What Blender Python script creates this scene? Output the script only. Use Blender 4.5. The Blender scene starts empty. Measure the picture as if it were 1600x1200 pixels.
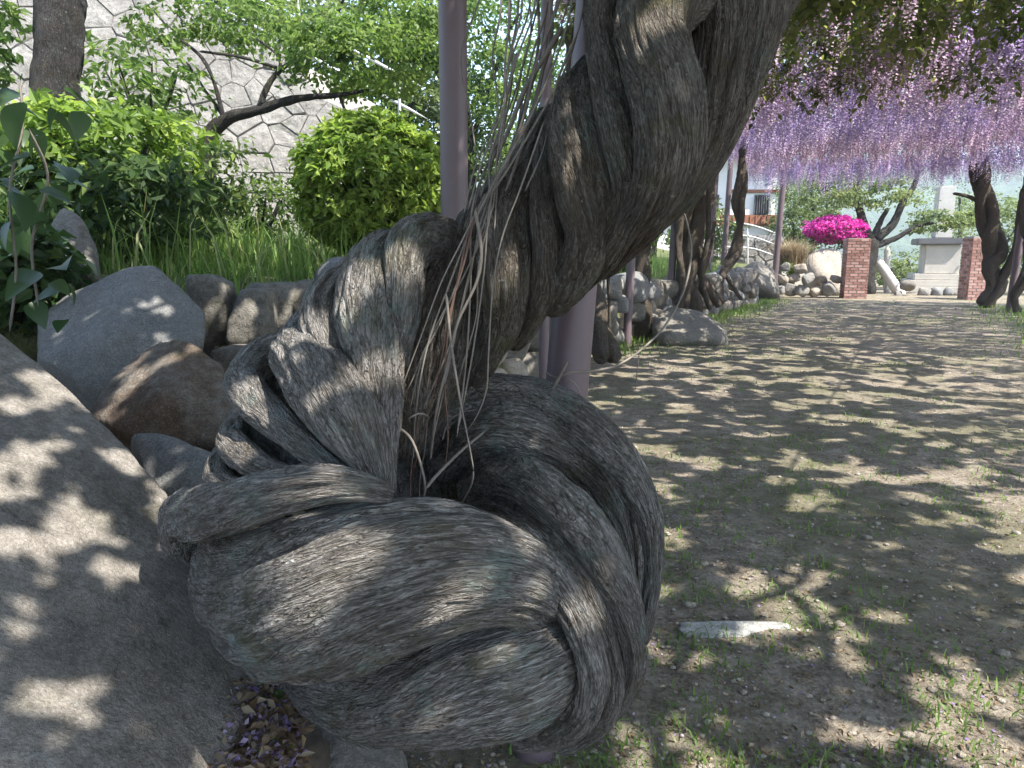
import bpy, bmesh, math, random
import numpy as np
from mathutils import Vector, Matrix
random.seed(7)
rng = np.random.default_rng(11)
R = math.radians
scene = bpy.context.scene
COL = scene.collection

# ------------------------------------------------------------------ camera, sky, sun, exposure
CAM = np.array((0.0, 0.0, 1.25)); PITCH = R(9.9); FPX = 1150.0
cd = bpy.data.cameras.new('camera'); cam = bpy.data.objects.new('camera', cd); COL.objects.link(cam)
cam.location = CAM; cam.rotation_euler = (math.pi/2 - PITCH, 0, 0)
cd.sensor_width = 36; cd.lens = FPX/1600*36; cd.clip_start = 0.05; cd.clip_end = 3000
scene.camera = cam
SUN_AZ = math.atan2(0.80, -0.60); SUN_EL = R(56)
world = bpy.data.worlds.new('World'); scene.world = world; world.use_nodes = True
wn = world.node_tree; bgn = wn.nodes['Background']
sky = wn.nodes.new('ShaderNodeTexSky'); sky.sky_type = 'NISHITA'; sky.sun_disc = False
sky.sun_elevation = SUN_EL; sky.sun_rotation = SUN_AZ
wn.links.new(sky.outputs[0], bgn.inputs[0]); bgn.inputs[1].default_value = 0.15
sd = bpy.data.lights.new('sun', 'SUN'); sd.energy = 4.0; sd.angle = R(0.45); sd.color = (1.0, 0.955, 0.88)
sun = bpy.data.objects.new('sun', sd); COL.objects.link(sun)
SDIR = Vector((math.sin(SUN_AZ)*math.cos(SUN_EL), math.cos(SUN_AZ)*math.cos(SUN_EL), math.sin(SUN_EL)))
sun.rotation_euler = SDIR.to_track_quat('Z', 'Y').to_euler(); sun.location = (3, -3, 9)
scene.view_settings.view_transform = 'Standard'; scene.view_settings.look = 'None'
scene.view_settings.exposure = 2.02; scene.view_settings.gamma = 1
scene.render.engine = 'CYCLES'
scene.cycles.max_bounces = 8; scene.cycles.diffuse_bounces = 4; scene.cycles.transmission_bounces = 4
scene.cycles.transparent_max_bounces = 4

# ------------------------------------------------------------------ helpers
FW = np.array((0, math.cos(PITCH), -math.sin(PITCH))); UP = np.array((0, math.sin(PITCH), math.cos(PITCH))); RT = np.array((1.0, 0, 0))
def U(px, py, d):
    return CAM + d*(FW + (px-800)/FPX*RT - (py-600)/FPX*UP)
def G(px, py, z=0.0):
    v = FW + (px-800)/FPX*RT - (py-600)/FPX*UP
    return CAM + v*((z-CAM[2])/v[2])
def UY(px, py, Y):
    v = FW + (px-800)/FPX*RT - (py-600)/FPX*UP
    return CAM + v*(Y/v[1])

def _hash(ix, iy, iz, seed):
    h = (ix.astype(np.int64)*374761393 + iy.astype(np.int64)*668265263 + iz.astype(np.int64)*2147483647 + seed*974711) & 0xffffffff
    h = ((h ^ (h >> 13))*1274126177) & 0xffffffff
    h = ((h ^ (h >> 16))*2246822519) & 0xffffffff
    return ((h ^ (h >> 15)) & 0xffffff)/float(0xffffff)
def vnoise(p, seed=0):
    f = np.floor(p); t = p - f; t = t*t*(3-2*t); i = f.astype(np.int64)
    x, y, z = i[..., 0], i[..., 1], i[..., 2]; u, v, w = t[..., 0], t[..., 1], t[..., 2]
    c = lambda a, b, d: _hash(x+a, y+b, z+d, seed)
    x00 = c(0,0,0)*(1-u)+c(1,0,0)*u; x10 = c(0,1,0)*(1-u)+c(1,1,0)*u
    x01 = c(0,0,1)*(1-u)+c(1,0,1)*u; x11 = c(0,1,1)*(1-u)+c(1,1,1)*u
    return (x00*(1-v)+x10*v)*(1-w) + (x01*(1-v)+x11*v)*w
def fbm(p, oct=4, seed=0, gain=0.5):
    p = np.asarray(p, float); a = 1; s = 0; tot = 0
    for o in range(oct):
        s = s + a*vnoise(p*(2.03**o)+o*17.3, seed+o); tot += a; a *= gain
    return s/tot

def mk_mesh(name, V, quads=None, tris=None, attrs=None, smooth=True):
    me = bpy.data.meshes.new(name); V = np.asarray(V, np.float32)
    me.vertices.add(len(V)); me.vertices.foreach_set('co', V.ravel())
    nq = 0 if quads is None else len(quads); nt = 0 if tris is None else len(tris)
    loops = []
    if nq: loops.append(np.asarray(quads, np.int32).ravel())
    if nt: loops.append(np.asarray(tris, np.int32).ravel())
    loops = np.concatenate(loops)
    me.loops.add(len(loops)); me.loops.foreach_set('vertex_index', loops)
    me.polygons.add(nq+nt)
    st = np.concatenate([np.arange(nq)*4, nq*4+np.arange(nt)*3]).astype(np.int32)
    me.polygons.foreach_set('loop_start', st)
    me.polygons.foreach_set('use_smooth', np.full(nq+nt, smooth))
    me.update(calc_edges=True)
    for k, a in (attrs or {}).items():
        a = np.asarray(a, np.float32)
        if a.ndim == 1:
            at = me.attributes.new(k, 'FLOAT', 'POINT'); at.data.foreach_set('value', a)
        else:
            at = me.attributes.new(k, 'FLOAT_VECTOR', 'POINT'); at.data.foreach_set('vector', a.ravel())
    return me
def link(name, me, mat=None, parent=None, kind=None):
    o = bpy.data.objects.new(name, me); COL.objects.link(o)
    if mat is not None and not me.materials: me.materials.append(mat)
    if parent is not None: setpar(o, parent)
    if kind: o['kind'] = kind
    return o
def setpar(o, p):
    o.parent = p
    o.matrix_parent_inverse = wm(p).inverted()
def wm(o):
    m = Matrix.LocRotScale(o.location, o.rotation_euler, o.scale)
    if o.parent: m = wm(o.parent) @ o.matrix_parent_inverse @ m
    return m
def tag(o, label, cat, group=None):
    o['label'] = label; o['category'] = cat
    if group: o['group'] = group
    return o
def thing(name, label, cat, loc=(0, 0, 0), group=None):
    o = bpy.data.objects.new(name, None); COL.objects.link(o); o.empty_display_size = 0.1
    o.location = tuple(float(c) for c in loc)
    return tag(o, label, cat, group)

class Acc:
    """collects pieces of geometry into one mesh"""
    def __init__(s): s.V = []; s.Q = []; s.T = []; s.A = {}; s.n = 0
    def add(s, V, quads=None, tris=None, **attrs):
        V = np.asarray(V, float)
        if quads is not None and len(quads): s.Q.append(np.asarray(quads)+s.n)
        if tris is not None and len(tris): s.T.append(np.asarray(tris)+s.n)
        for k, a in attrs.items(): s.A.setdefault(k, []).append(a)
        s.V.append(V); s.n += len(V)
    def mesh(s, name, smooth=True):
        return mk_mesh(name, np.concatenate(s.V), np.concatenate(s.Q) if s.Q else None,
                       np.concatenate(s.T) if s.T else None, {k: np.concatenate(a) for k, a in s.A.items()}, smooth)

def spline(ctrl, n):
    c = np.asarray(ctrl, float); c = np.vstack([2*c[0]-c[1], c, 2*c[-1]-c[-2]])
    out = []; m = len(c)-3
    for i in range(m):
        p0, p1, p2, p3 = c[i:i+4]; t = np.linspace(0, 1, 40, endpoint=False)[:, None]
        out.append(0.5*((2*p1)+(-p0+p2)*t+(2*p0-5*p1+4*p2-p3)*t**2+(-p0+3*p1-3*p2+p3)*t**3))
    out = np.vstack(out+[c[-2][None]])
    L = np.concatenate([[0], np.cumsum(np.linalg.norm(np.diff(out[:, :3], axis=0), axis=1))])
    s = np.linspace(0, L[-1], n)
    return np.stack([np.interp(s, L, out[:, k]) for k in range(out.shape[1])], 1), s
def path_len(ctrl):
    c = np.asarray(ctrl, float)[:, :3]; return np.linalg.norm(np.diff(c, axis=0), axis=1).sum()
def tube(ctrl, step=0.02, nang=12, twist=0.0, amp=0.0, lobe=0.0, seed=0, cap=True, kc=45, ka=5, crease=0.0):
    """ctrl: world x,y,z,r.  Returns V, quads, grain coords."""
    n = max(4, int(path_len(ctrl)/step)+2)
    P, s = spline(ctrl, n); C = P[:, :3]; r = np.maximum(P[:, 3], 0.0008)
    if cap:
        for e in (0, 1):
            dist = s if e == 0 else s[-1]-s
            rr = r[0] if e == 0 else r[-1]
            t = np.clip(dist/max(rr*0.9, 1e-5), 0, 1); r = r*np.sqrt(np.maximum(1-(1-t)**2, 0.0004))
    T = np.gradient(C, axis=0); T /= np.linalg.norm(T, axis=1)[:, None]+1e-9
    N = np.zeros_like(T); a = np.array((0.12, -0.9, 0.41)); a -= T[0]*(a@T[0]); N[0] = a/np.linalg.norm(a)
    for i in range(1, n):
        v = N[i-1]-T[i]*(N[i-1]@T[i]); N[i] = v/(np.linalg.norm(v)+1e-9)
    B = np.cross(T, N)
    th = np.linspace(0, 2*np.pi, nang, endpoint=False)
    thg = th[None, :] + twist*s[:, None]
    Rm = max(float(np.mean(r)), 0.002)
    g = np.stack([Rm*np.cos(thg), Rm*np.sin(thg), np.broadcast_to(s[:, None], thg.shape)], -1)
    rad = np.repeat(r[:, None], nang, 1)
    if lobe:
        q = np.stack([1.6*np.cos(thg), 1.6*np.sin(thg), g[..., 2]*1.4/Rm*0.35+seed*3.1], -1)
        rad = rad*(1+lobe*(fbm(q, 3, seed+5)-0.5)*2)
    if crease:
        q = np.stack([2.3*np.cos(thg), 2.3*np.sin(thg), g[..., 2]*0.5/Rm*0.35+seed*1.7], -1)
        cr = np.clip(np.abs(fbm(q, 2, seed+61)-0.5)*8, 0, 1)**.7
        rad = rad*(1-crease*(1-cr))
    if amp:
        q = np.stack([g[..., 0]*kc, g[..., 1]*kc, g[..., 2]*ka+seed*7.7], -1)
        w = fbm(q*0.5, 2, seed+50)
        n1 = 1-np.abs(2*fbm(q, 3, seed+9)-1)*2.2
        q2 = np.stack([g[..., 0]*22, g[..., 1]*22, g[..., 2]*4+seed], -1)
        fis = np.clip((np.abs(fbm(q2, 2, seed+77)-0.5)*9), 0, 1)
        fade = np.clip(rad/(amp*8), 0, 1)
        rad = rad+amp*fade*((n1-0.4)*(0.4+1.2*w)) - amp*1.6*fade*(1-fis)
    V = C[:, None, :]+rad[..., None]*(np.cos(th)[None, :, None]*N[:, None, :]+np.sin(th)[None, :, None]*B[:, None, :])
    i = np.arange(n-1)[:, None]*nang; j = np.arange(nang)[None, :]; jn = (j+1) % nang
    Q = np.stack([i+j, i+jn, i+nang+jn, i+nang+j], -1).reshape(-1, 4)
    g = g + np.array((seed*1.37, seed*0.71, seed*2.3))
    return V.reshape(-1, 3), Q, g.reshape(-1, 3)
def pxctrl(pts):
    return np.array([np.append(U(p[0], p[1], p[2]), p[3]*p[2]/FPX) for p in pts])

def rope_ctrl(axis, nstr, turns, k=0.55, ph=0.0, rs=0.62, n=26):
    P, s = spline(axis, n); C = P[:, :3]
    T = np.gradient(C, axis=0); T /= np.linalg.norm(T, axis=1)[:, None]
    a = np.array((1.0, 0.2, 0.1)); res = []
    N = np.zeros_like(T); v = a-T[0]*(a@T[0]); N[0] = v/np.linalg.norm(v)
    for i in range(1, n):
        v = N[i-1]-T[i]*(N[i-1]@T[i]); N[i] = v/np.linalg.norm(v)
    B = np.cross(T, N)
    for m in range(nstr):
        th = ph+2*np.pi*(m/nstr+turns*s/s[-1]) + 0.5*np.sin(s*3+m*2)
        rr = P[:, 3]
        X = C+(k*rr)[:, None]*(np.cos(th)[:, None]*N+np.sin(th)[:, None]*B)
        res.append(np.column_stack([X, rr*rs*(1+0.18*np.sin(s*5+m*1.9))]))
    return res

_ico = {}
def ico(n):
    if n not in _ico:
        bm = bmesh.new(); bmesh.ops.create_icosphere(bm, subdivisions=n, radius=1)
        V = np.array([v.co[:] for v in bm.verts]); F = np.array([[v.index for v in f.verts] for f in bm.faces]); bm.free()
        V /= np.linalg.norm(V, axis=1)[:, None]; _ico[n] = (V, F)
    return _ico[n]
def hull_rock(pts, sub=5, p=26, amp=0.02, fr=6, seed=0):
    """rock whose faces are those of the convex hull of pts, edges rounded, surface roughened"""
    pts = np.asarray(pts, float); bm = bmesh.new()
    for q in pts: bm.verts.new(q)
    bmesh.ops.convex_hull(bm, input=bm.verts); bm.normal_update()
    c = pts.mean(0); pl = []
    for f in bm.faces:
        n = np.array(f.normal[:]); d = n@(np.array(f.verts[0].co[:])-c)
        if d < 0: n, d = -n, -d
        pl.append((*n, d))
    bm.free(); return planes_rock(c, np.array(pl), sub, p, amp, fr, seed)
def planes_rock(c, pl, sub, p, amp, fr, seed):
    D, F = ico(sub); k = np.clip(D@pl[:, :3].T, 0, None)/pl[:, 3][None]
    r = (k**p).sum(1)**(-1/p)
    V = D*r[:, None]
    sz = r.mean()
    n = fbm(V*fr+seed*5.3, 6, seed, 0.62)-0.5; n2 = fbm(V*fr*0.25+seed*2.1, 3, seed+30)-0.5
    V = V + D*(amp*2*n+amp*3.0*n2)[:, None]
    return V+c, F
def rand_rock(seed, sub=3, sc=(1, 1, 1), amp=0.05, npl=16, p=14):
    rs = np.random.default_rng(seed); nrm = rs.normal(size=(npl, 3)); nrm /= np.linalg.norm(nrm, axis=1)[:, None]
    nrm = np.vstack([nrm, np.eye(3), -np.eye(3)])
    pl = np.column_stack([nrm, 1+0*rs.random(len(nrm))-0.28*rs.random(len(nrm))])
    V, F = planes_rock(np.zeros(3), pl, sub, p, amp, 2.2, seed)
    return V*np.array(sc), F

def leaf_geo(P, D, N, L, W, fold=0.25):
    """one folded leaf of two triangles per row"""
    n = len(P); L = np.broadcast_to(L, n)[:, None]; W = np.broadcast_to(W, n)[:, None]
    D = D/(np.linalg.norm(D, axis=1)[:, None]+1e-9); S = np.cross(D, N); S /= np.linalg.norm(S, axis=1)[:, None]+1e-9
    N2 = np.cross(S, D)
    b = P; t = P+D*L-N2*L*0.12; m = P+D*L*0.45
    l = m+S*W*0.5+N2*W*fold; r = m-S*W*0.5+N2*W*fold
    V = np.stack([b, r, t, l], 1).reshape(-1, 3)
    i = np.arange(n)[:, None]*4
    T = np.concatenate([i+np.array([[0, 1, 2]]), i+np.array([[0, 2, 3]])])
    return V, T
def rdir(n): 
    v = rng.normal(size=(n, 3)); return v/np.linalg.norm(v, axis=1)[:, None]
def crown(acc, cen, rad, nclump, nleaf, L, W, shell=0.55, csz=0.28, vb=0.5, up=0.5):
    """leaf clumps spread through an ellipsoid"""
    cen = np.asarray(cen, float); rad = np.asarray(rad, float)
    d = rdir(nclump); rr = (shell+(1-shell)*rng.random(nclump))**0.7
    cc = d*rr[:, None]
    cv = np.clip(vb+0.22*rng.normal(size=nclump), 0, 1)
    k = rng.integers(0, nclump, nleaf)
    off = rng.normal(size=(nleaf, 3))*csz*np.array((1, 1, 0.6))
    P = cen+(cc[k]+off*(0.5+0.7*rng.random(nclump))[k][:, None])*rad
    out = (P-cen)/rad; out /= np.linalg.norm(out, axis=1)[:, None]+1e-6
    N = out*0.6+np.array((0, 0, up))+0.7*rdir(nleaf); N /= np.linalg.norm(N, axis=1)[:, None]
    D = rdir(nleaf)+out*0.5; D -= N*(D*N).sum(1)[:, None]*0.8
    s = 0.65+0.7*rng.random(nleaf)
    V, T = leaf_geo(P, D, N, L*s, W*s)
    acc.add(V, tris=T, var=np.repeat(np.clip(cv[k]+0.16*rng.normal(size=nleaf), 0, 1), 4))

def box_geo(c, s, rz=0.0, M=None):
    c = np.asarray(c, float); s = np.asarray(s, float)/2
    v = np.array([(x, y, z) for x in (-1, 1) for y in (-1, 1) for z in (-1, 1)])*s
    cr, sr = math.cos(rz), math.sin(rz)
    v = np.column_stack([v[:, 0]*cr-v[:, 1]*sr, v[:, 0]*sr+v[:, 1]*cr, v[:, 2]])+c
    return v, np.array([(0, 1, 3, 2), (4, 6, 7, 5), (0, 4, 5, 1), (2, 3, 7, 6), (0, 2, 6, 4), (1, 5, 7, 3)])
def bevel_box(name, c, s, mat, parent=None, rz=0.0, bev=0.01):
    bm = bmesh.new(); bmesh.ops.create_cube(bm, size=1)
    for v in bm.verts: v.co = Vector((v.co.x*s[0], v.co.y*s[1], v.co.z*s[2]))
    if bev: bmesh.ops.bevel(bm, geom=bm.edges[:], offset=bev, segments=2, affect='EDGES')
    me = bpy.data.meshes.new(name); bm.to_mesh(me); bm.free()
    o = link(name, me, mat, None); o.location = c; o.rotation_euler = (0, 0, rz)
    if parent: setpar(o, parent)
    return o

# ------------------------------------------------------------------ materials
def newmat(name):
    m = bpy.data.materials.new(name); m.use_nodes = True; nt = m.node_tree; nt.nodes.clear()
    out = nt.nodes.new('ShaderNodeOutputMaterial'); bs = nt.nodes.new('ShaderNodeBsdfPrincipled')
    nt.links.new(bs.outputs[0], out.inputs[0]); bs.inputs['Specular IOR Level'].default_value = 0.25
    return m, nt, bs, out
class NB:
    def __init__(s, nt): s.nt = nt
    def n(s, t, **kw):
        x = s.nt.nodes.new(t)
        for k, v in kw.items(): setattr(x, k, v)
        return x
    def l(s, a, b): s.nt.links.new(a, b)
    def attr(s, name, vec=True):
        x = s.n('ShaderNodeAttribute', attribute_name=name); return x.outputs['Vector'] if vec else x.outputs['Fac']
    def pos(s): return s.n('ShaderNodeNewGeometry').outputs['Position']
    def obj(s): return s.n('ShaderNodeTexCoord').outputs['Object']
    def map(s, v, sc=(1, 1, 1)):
        x = s.n('ShaderNodeMapping'); s.l(v, x.inputs[0]); x.inputs['Scale'].default_value = sc; return x.outputs[0]
    def noise(s, v, scale, det=4, rough=0.55, dist=0.0):
        x = s.n('ShaderNodeTexNoise'); x.inputs['Scale'].default_value = scale; x.inputs['Detail'].default_value = det
        x.inputs['Roughness'].default_value = rough; x.inputs['Distortion'].default_value = dist
        if v is not None: s.l(v, x.inputs['Vector'])
        return x.outputs['Fac']
    def vor(s, v, scale, feat='F1'):
        x = s.n('ShaderNodeTexVoronoi', feature=feat); x.inputs['Scale'].default_value = scale; s.l(v, x.inputs['Vector']); return x.outputs['Distance']
    def ramp(s, f, stops):
        x = s.n('ShaderNodeValToRGB'); e = x.color_ramp.elements
        while len(e) < len(stops): e.new(0.5)
        for el, (p, c) in zip(e, stops):
            el.position = p; el.color = (*c, 1) if len(c) == 3 else c
        s.l(f, x.inputs[0]); return x.outputs[0]
    def mix(s, f, a, b, mode='MIX'):
        x = s.n('ShaderNodeMix', data_type='RGBA', blend_type=mode)
        for i, v in ((0, f), (6, a), (7, b)):
            if isinstance(v, (int, float)): x.inputs[i].default_value = v
            elif isinstance(v, tuple): x.inputs[i].default_value = (*v, 1)
            else: s.l(v, x.inputs[i])
        return x.outputs[2]
    def maprange(s, f, a, b, c=0.0, d=1.0):
        x = s.n('ShaderNodeMapRange'); s.l(f, x.inputs[0])
        for i, v in enumerate((a, b, c, d)): x.inputs[i+1].default_value = v
        return x.outputs[0]
    def math(s, op, a, b):
        x = s.n('ShaderNodeMath', operation=op)
        for i, v in ((0, a), (1, b)):
            if isinstance(v, (int, float)): x.inputs[i].default_value = v
            else: s.l(v, x.inputs[i])
        return x.outputs[0]
    def bump(s, h, strength, dist, bs):
        x = s.n('ShaderNodeBump'); x.inputs['Strength'].default_value = strength; x.inputs['Distance'].default_value = dist
        s.l(h, x.inputs['Height']); s.l(x.outputs[0], bs.inputs['Normal']); return x

def bark_mat(name, dark, mid, light, lichen=(0.25, 0.35, 0.31), moss=(0.115, 0.11, 0.035), ls=0.75, br=0.55):
    m, nt, bs, out = newmat(name); b = NB(nt)
    g = b.map(b.attr('grain'), (1, 1, 0.15)); p = b.pos()
    fib = b.noise(g, 200, 4, 0.7, 1.2); fib2 = b.noise(g, 60, 3, 0.65, 1.2); cr = b.noise(b.map(b.attr('grain'), (1, 1, 0.5)), 260, 3, 0.6)
    h = b.math('ADD', b.math('MULTIPLY', fib, 1.2), b.math('MULTIPLY', fib2, 0.45))
    h = b.math('ADD', h, b.math('MULTIPLY', cr, 0.7))
    f = b.maprange(h, 0.90, 1.48)
    gc = b.map(b.attr('grain'), (1, 1, 0.20))
    ck = b.math('ABSOLUTE', b.math('SUBTRACT', b.noise(gc, 62, 3, 0.6, 0.9), 0.5), 0); ck = b.maprange(ck, 0.006, 0.05)
    ck2 = b.math('ABSOLUTE', b.math('SUBTRACT', b.noise(gc, 120, 2, 0.6, 0.7), 0.5), 0); ck2 = b.maprange(ck2, 0.0, 0.06)
    h = b.math('ADD', h, b.math('ADD', b.math('MULTIPLY', ck, 0.55), b.math('MULTIPLY', ck2, 0.3)))
    c = b.ramp(f, [(0.0, dark), (0.5, mid), (1.0, light)])
    c = b.mix(b.maprange(b.noise(p, 7.0, 4, 0.6), 0.42, 0.62, 0.0, 0.65), c, b.ramp(f, [(0.0, tuple(0.6*k for k in mid)), (1.0, tuple(0.55*k+0.45*q for k, q in zip(mid, light)))]))
    c = b.mix(b.maprange(ck, 0, 1, 0.6, 0), c, tuple(0.8*k for k in dark)); c = b.mix(b.maprange(ck2, 0, 1, 0.45, 0), c, dark)
    pn = b.noise(p, 5.0, 4, 0.6)
    c = b.mix(b.maprange(pn, 0.45, 0.7, 0, br), c, b.mix(0.5, c, (0.16, 0.115, 0.075)))
    c = b.mix(b.maprange(b.noise(p, 3.6, 5, 0.65, 0.3), 0.50, 0.66, 0, 0.6), c, b.mix(0.75, c, (0.085, 0.068, 0.045)))
    lf = b.maprange(b.noise(p, 8.5, 5, 0.7), 0.53, 0.66, 0, ls); lf = b.math('MULTIPLY', lf, b.maprange(fib, 0.35, 0.6))
    c = b.mix(lf, c, lichen)
    mf = b.maprange(b.noise(p, 6.3, 5, 0.7, 0.3), 0.56, 0.72, 0, 0.65)
    c = b.mix(mf, c, moss)
    sp = b.maprange(b.noise(p, 60, 3, 0.6), 0.64, 0.72, 0, 0.6)
    c = b.mix(sp, c, (0.42, 0.41, 0.36))
    b.l(c, bs.inputs['Base Color']); bs.inputs['Roughness'].default_value = 0.85
    b.bump(h, 1.0, 0.03, bs)
    return m
M = {}
M['bark'] = bark_mat('wisteria_bark', (0.085, 0.075, 0.066), (0.38, 0.352, 0.322), (0.68, 0.655, 0.62))
M['bark_upper'] = bark_mat('brown_wisteria_bark', (0.05, 0.04, 0.031), (0.205, 0.175, 0.143), (0.47, 0.43, 0.375), ls=0.35)
M['bark_far'] = bark_mat('old_bark', (0.06, 0.045, 0.033), (0.16, 0.125, 0.095), (0.30, 0.25, 0.20), ls=0.2)
M['bark_dark'] = bark_mat('tree_bark', (0.02, 0.018, 0.017), (0.06, 0.052, 0.047), (0.15, 0.14, 0.135), ls=0.2, br=0.0)

def plain_mat(name, col, rough=0.6, var=0.15, sc=20, bump=0.15, bd=0.003, spec=0.3):
    m, nt, bs, out = newmat(name); b = NB(nt); p = b.pos()
    n = b.noise(p, sc, 5, 0.65); n2 = b.noise(p, sc*0.15, 3)
    c0 = tuple(x*(1-var) for x in col); c1 = tuple(min(1, x*(1+var)) for x in col)
    c = b.ramp(b.math('MULTIPLY', b.math('ADD', n, n2), 0.5), [(0.3, c0), (0.7, c1)])
    b.l(c, bs.inputs['Base Color']); bs.inputs['Roughness'].default_value = rough; bs.inputs['Specular IOR Level'].default_value = spec
    if bump: b.bump(n, bump, bd, bs)
    return m
M['post'] = plain_mat('purple_brown_paint', (0.125, 0.092, 0.10), 0.42, 0.12, 9, 0.08, 0.002, 0.4)
M['shoot'] = plain_mat('vine_bark', (0.165, 0.143, 0.12), 0.75, 0.4, 60, 0.3, 0.002)
M['shoot_red'] = plain_mat('young_vine_bark', (0.12, 0.072, 0.052), 0.7, 0.3, 60, 0.3, 0.002)
M['white'] = plain_mat('white_plaster', (0.72, 0.70, 0.66), 0.8, 0.06, 3)
M['wood'] = plain_mat('brown_boards', (0.24, 0.10, 0.055), 0.6, 0.3, 6)
M['darkwood'] = plain_mat('dark_lattice', (0.06, 0.05, 0.045), 0.6, 0.2, 8)
M['rooftile'] = plain_mat('grey_roof_tile', (0.13, 0.13, 0.135), 0.6, 0.2, 8)
M['monument'] = plain_mat('pale_granite', (0.50, 0.47, 0.42), 0.8, 0.15, 14)
M['metal'] = plain_mat('pale_metal', (0.45, 0.45, 0.45), 0.4, 0.1, 10, 0.05)
M['mortar'] = plain_mat('mortar', (0.33, 0.31, 0.275), 0.9, 0.3, 12)
M['soilgap'] = plain_mat('dark_earth', (0.07, 0.055, 0.04), 0.95, 0.3, 20, 0.5, 0.01)

def rock_mat(name, a, c_, l, sc=1.0, moss=0.4, speck=0.5, stain=None, stainf=0.5):
    m, nt, bs, out = newmat(name); b = NB(nt); p = b.pos()
    big = b.noise(p, 3.0*sc, 6, 0.65, 0.3); fine = b.noise(p, 130*sc, 3, 0.75); mid = b.noise(p, 26*sc, 6, 0.72, 0.2)
    f = b.math('ADD', b.math('MULTIPLY', big, 0.35), b.math('MULTIPLY', mid, 0.65))
    c = b.ramp(f, [(0.34, a), (0.5, c_), (0.64, l)])
    if stain: c = b.mix(b.maprange(b.noise(p, 5.2*sc, 6, 0.75, 0.4), 0.42, 0.58, 0, stainf), c, b.mix(b.maprange(mid, 0.35, 0.65), tuple(0.45*k for k in stain), stain))
    if moss: c = b.mix(b.maprange(b.noise(p, 5.5*sc, 6, 0.78), 0.53, 0.68, 0, moss), c, b.mix(b.maprange(mid, 0.4, 0.6), (0.05, 0.052, 0.025), (0.11, 0.115, 0.05)))
    c = b.mix(b.maprange(fine, 0.40, 0.60, 0, speck), c, b.mix(1.0, c, (0.42, 0.41, 0.40), 'MULTIPLY'))
    c = b.mix(b.maprange(b.noise(p, 210*sc, 2, 0.5), 0.60, 0.70, 0, speck*.7), c, (0.46, 0.45, 0.42))
    c = b.mix(b.maprange(b.noise(p, 17*sc, 5, 0.75, 0.3), 0.62, 0.69, 0, 0.55), c, (0.33, 0.34, 0.30))
    c = b.mix(b.maprange(b.noise(p, 12*sc, 5, 0.75, 0.5), 0.63, 0.70, 0, 0.7), c, (0.07, 0.062, 0.05))
    b.l(c, bs.inputs['Base Color']); bs.inputs['Roughness'].default_value = 0.9
    h = b.math('ADD', b.math('MULTIPLY', mid, 1.0), b.math('MULTIPLY', fine, 0.45))
    b.bump(h, 1.0, 0.02/sc, bs); return m
M['rock_fg'] = rock_mat('weathered_granite', (0.16, 0.145, 0.125), (0.28, 0.255, 0.225), (0.40, 0.37, 0.335), 1.0, 0.45)
M['rock_grey'] = rock_mat('grey_granite', (0.17, 0.17, 0.168), (0.23, 0.23, 0.225), (0.29, 0.29, 0.28), 1.3, 0.1, 0.7)
M['rock_brown'] = rock_mat('iron_stained_granite', (0.12, 0.10, 0.08), (0.21, 0.18, 0.15), (0.32, 0.28, 0.24), 1.2, 0.3, 0.5, (0.17, 0.105, 0.066), 0.8)
M['rock_moss'] = rock_mat('mossy_stone', (0.10, 0.09, 0.07), (0.19, 0.175, 0.15), (0.30, 0.275, 0.24), 1.3, 0.6)
M['rock_pale'] = rock_mat('pale_wall_stone', (0.16, 0.15, 0.135), (0.27, 0.255, 0.232), (0.37, 0.355, 0.325), 0.6, 0.4, 0.4)
M['rock_strip'] = rock_mat('worn_pale_granite', (0.26, 0.25, 0.23), (0.42, 0.41, 0.385), (0.58, 0.57, 0.54), 1.6, 0.35, 0.5)
M['rock_tan'] = rock_mat('tan_boulder', (0.24, 0.20, 0.155), (0.38, 0.33, 0.27), (0.50, 0.45, 0.38), 0.6, 0.2, 0.3)

def leaf_mat(name, stops, trans=0.45, tcol=1.25, rough=0.5, spec=0.3):
    m, nt, bs, out = newmat(name); b = NB(nt)
    c = b.ramp(b.attr('var', False), stops)
    b.l(c, bs.inputs['Base Color']); bs.inputs['Roughness'].default_value = rough; bs.inputs['Specular IOR Level'].default_value = spec
    tr = b.n('ShaderNodeBsdfTranslucent'); hs = b.n('ShaderNodeHueSaturation'); hs.inputs['Value'].default_value = tcol*1.5; hs.inputs['Saturation'].default_value = 1.1
    b.l(c, hs.inputs['Color']); b.l(hs.outputs[0], tr.inputs[0])
    mx = b.n('ShaderNodeMixShader'); mx.inputs[0].default_value = trans
    b.l(bs.outputs[0], mx.inputs[1]); b.l(tr.outputs[0], mx.inputs[2]); b.l(mx.outputs[0], out.inputs[0]); return m
M['leaf_wist'] = leaf_mat('wisteria_leaf', [(0, (0.05, 0.07, 0.018)), (0.5, (0.10, 0.125, 0.035)), (1, (0.19, 0.195, 0.07))], 0.52)
M['leaf_bright'] = leaf_mat('maple_leaf', [(0, (0.04, 0.075, 0.018)), (0.5, (0.085, 0.14, 0.034)), (1, (0.16, 0.22, 0.058))], 0.45)
M['leaf_shrub'] = leaf_mat('azalea_leaf', [(0, (0.06, 0.105, 0.022)), (0.5, (0.145, 0.22, 0.042)), (1, (0.27, 0.34, 0.08))], 0.42)
M['leaf_dark'] = leaf_mat('evergreen_leaf', [(0, (0.022, 0.045, 0.014)), (0.5, (0.05, 0.09, 0.025)), (1, (0.115, 0.155, 0.045))], 0.35)
M['leaf_far'] = leaf_mat('far_leaf', [(0, (0.05, 0.08, 0.03)), (0.5, (0.11, 0.15, 0.055)), (1, (0.20, 0.23, 0.09))], 0.4)
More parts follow.
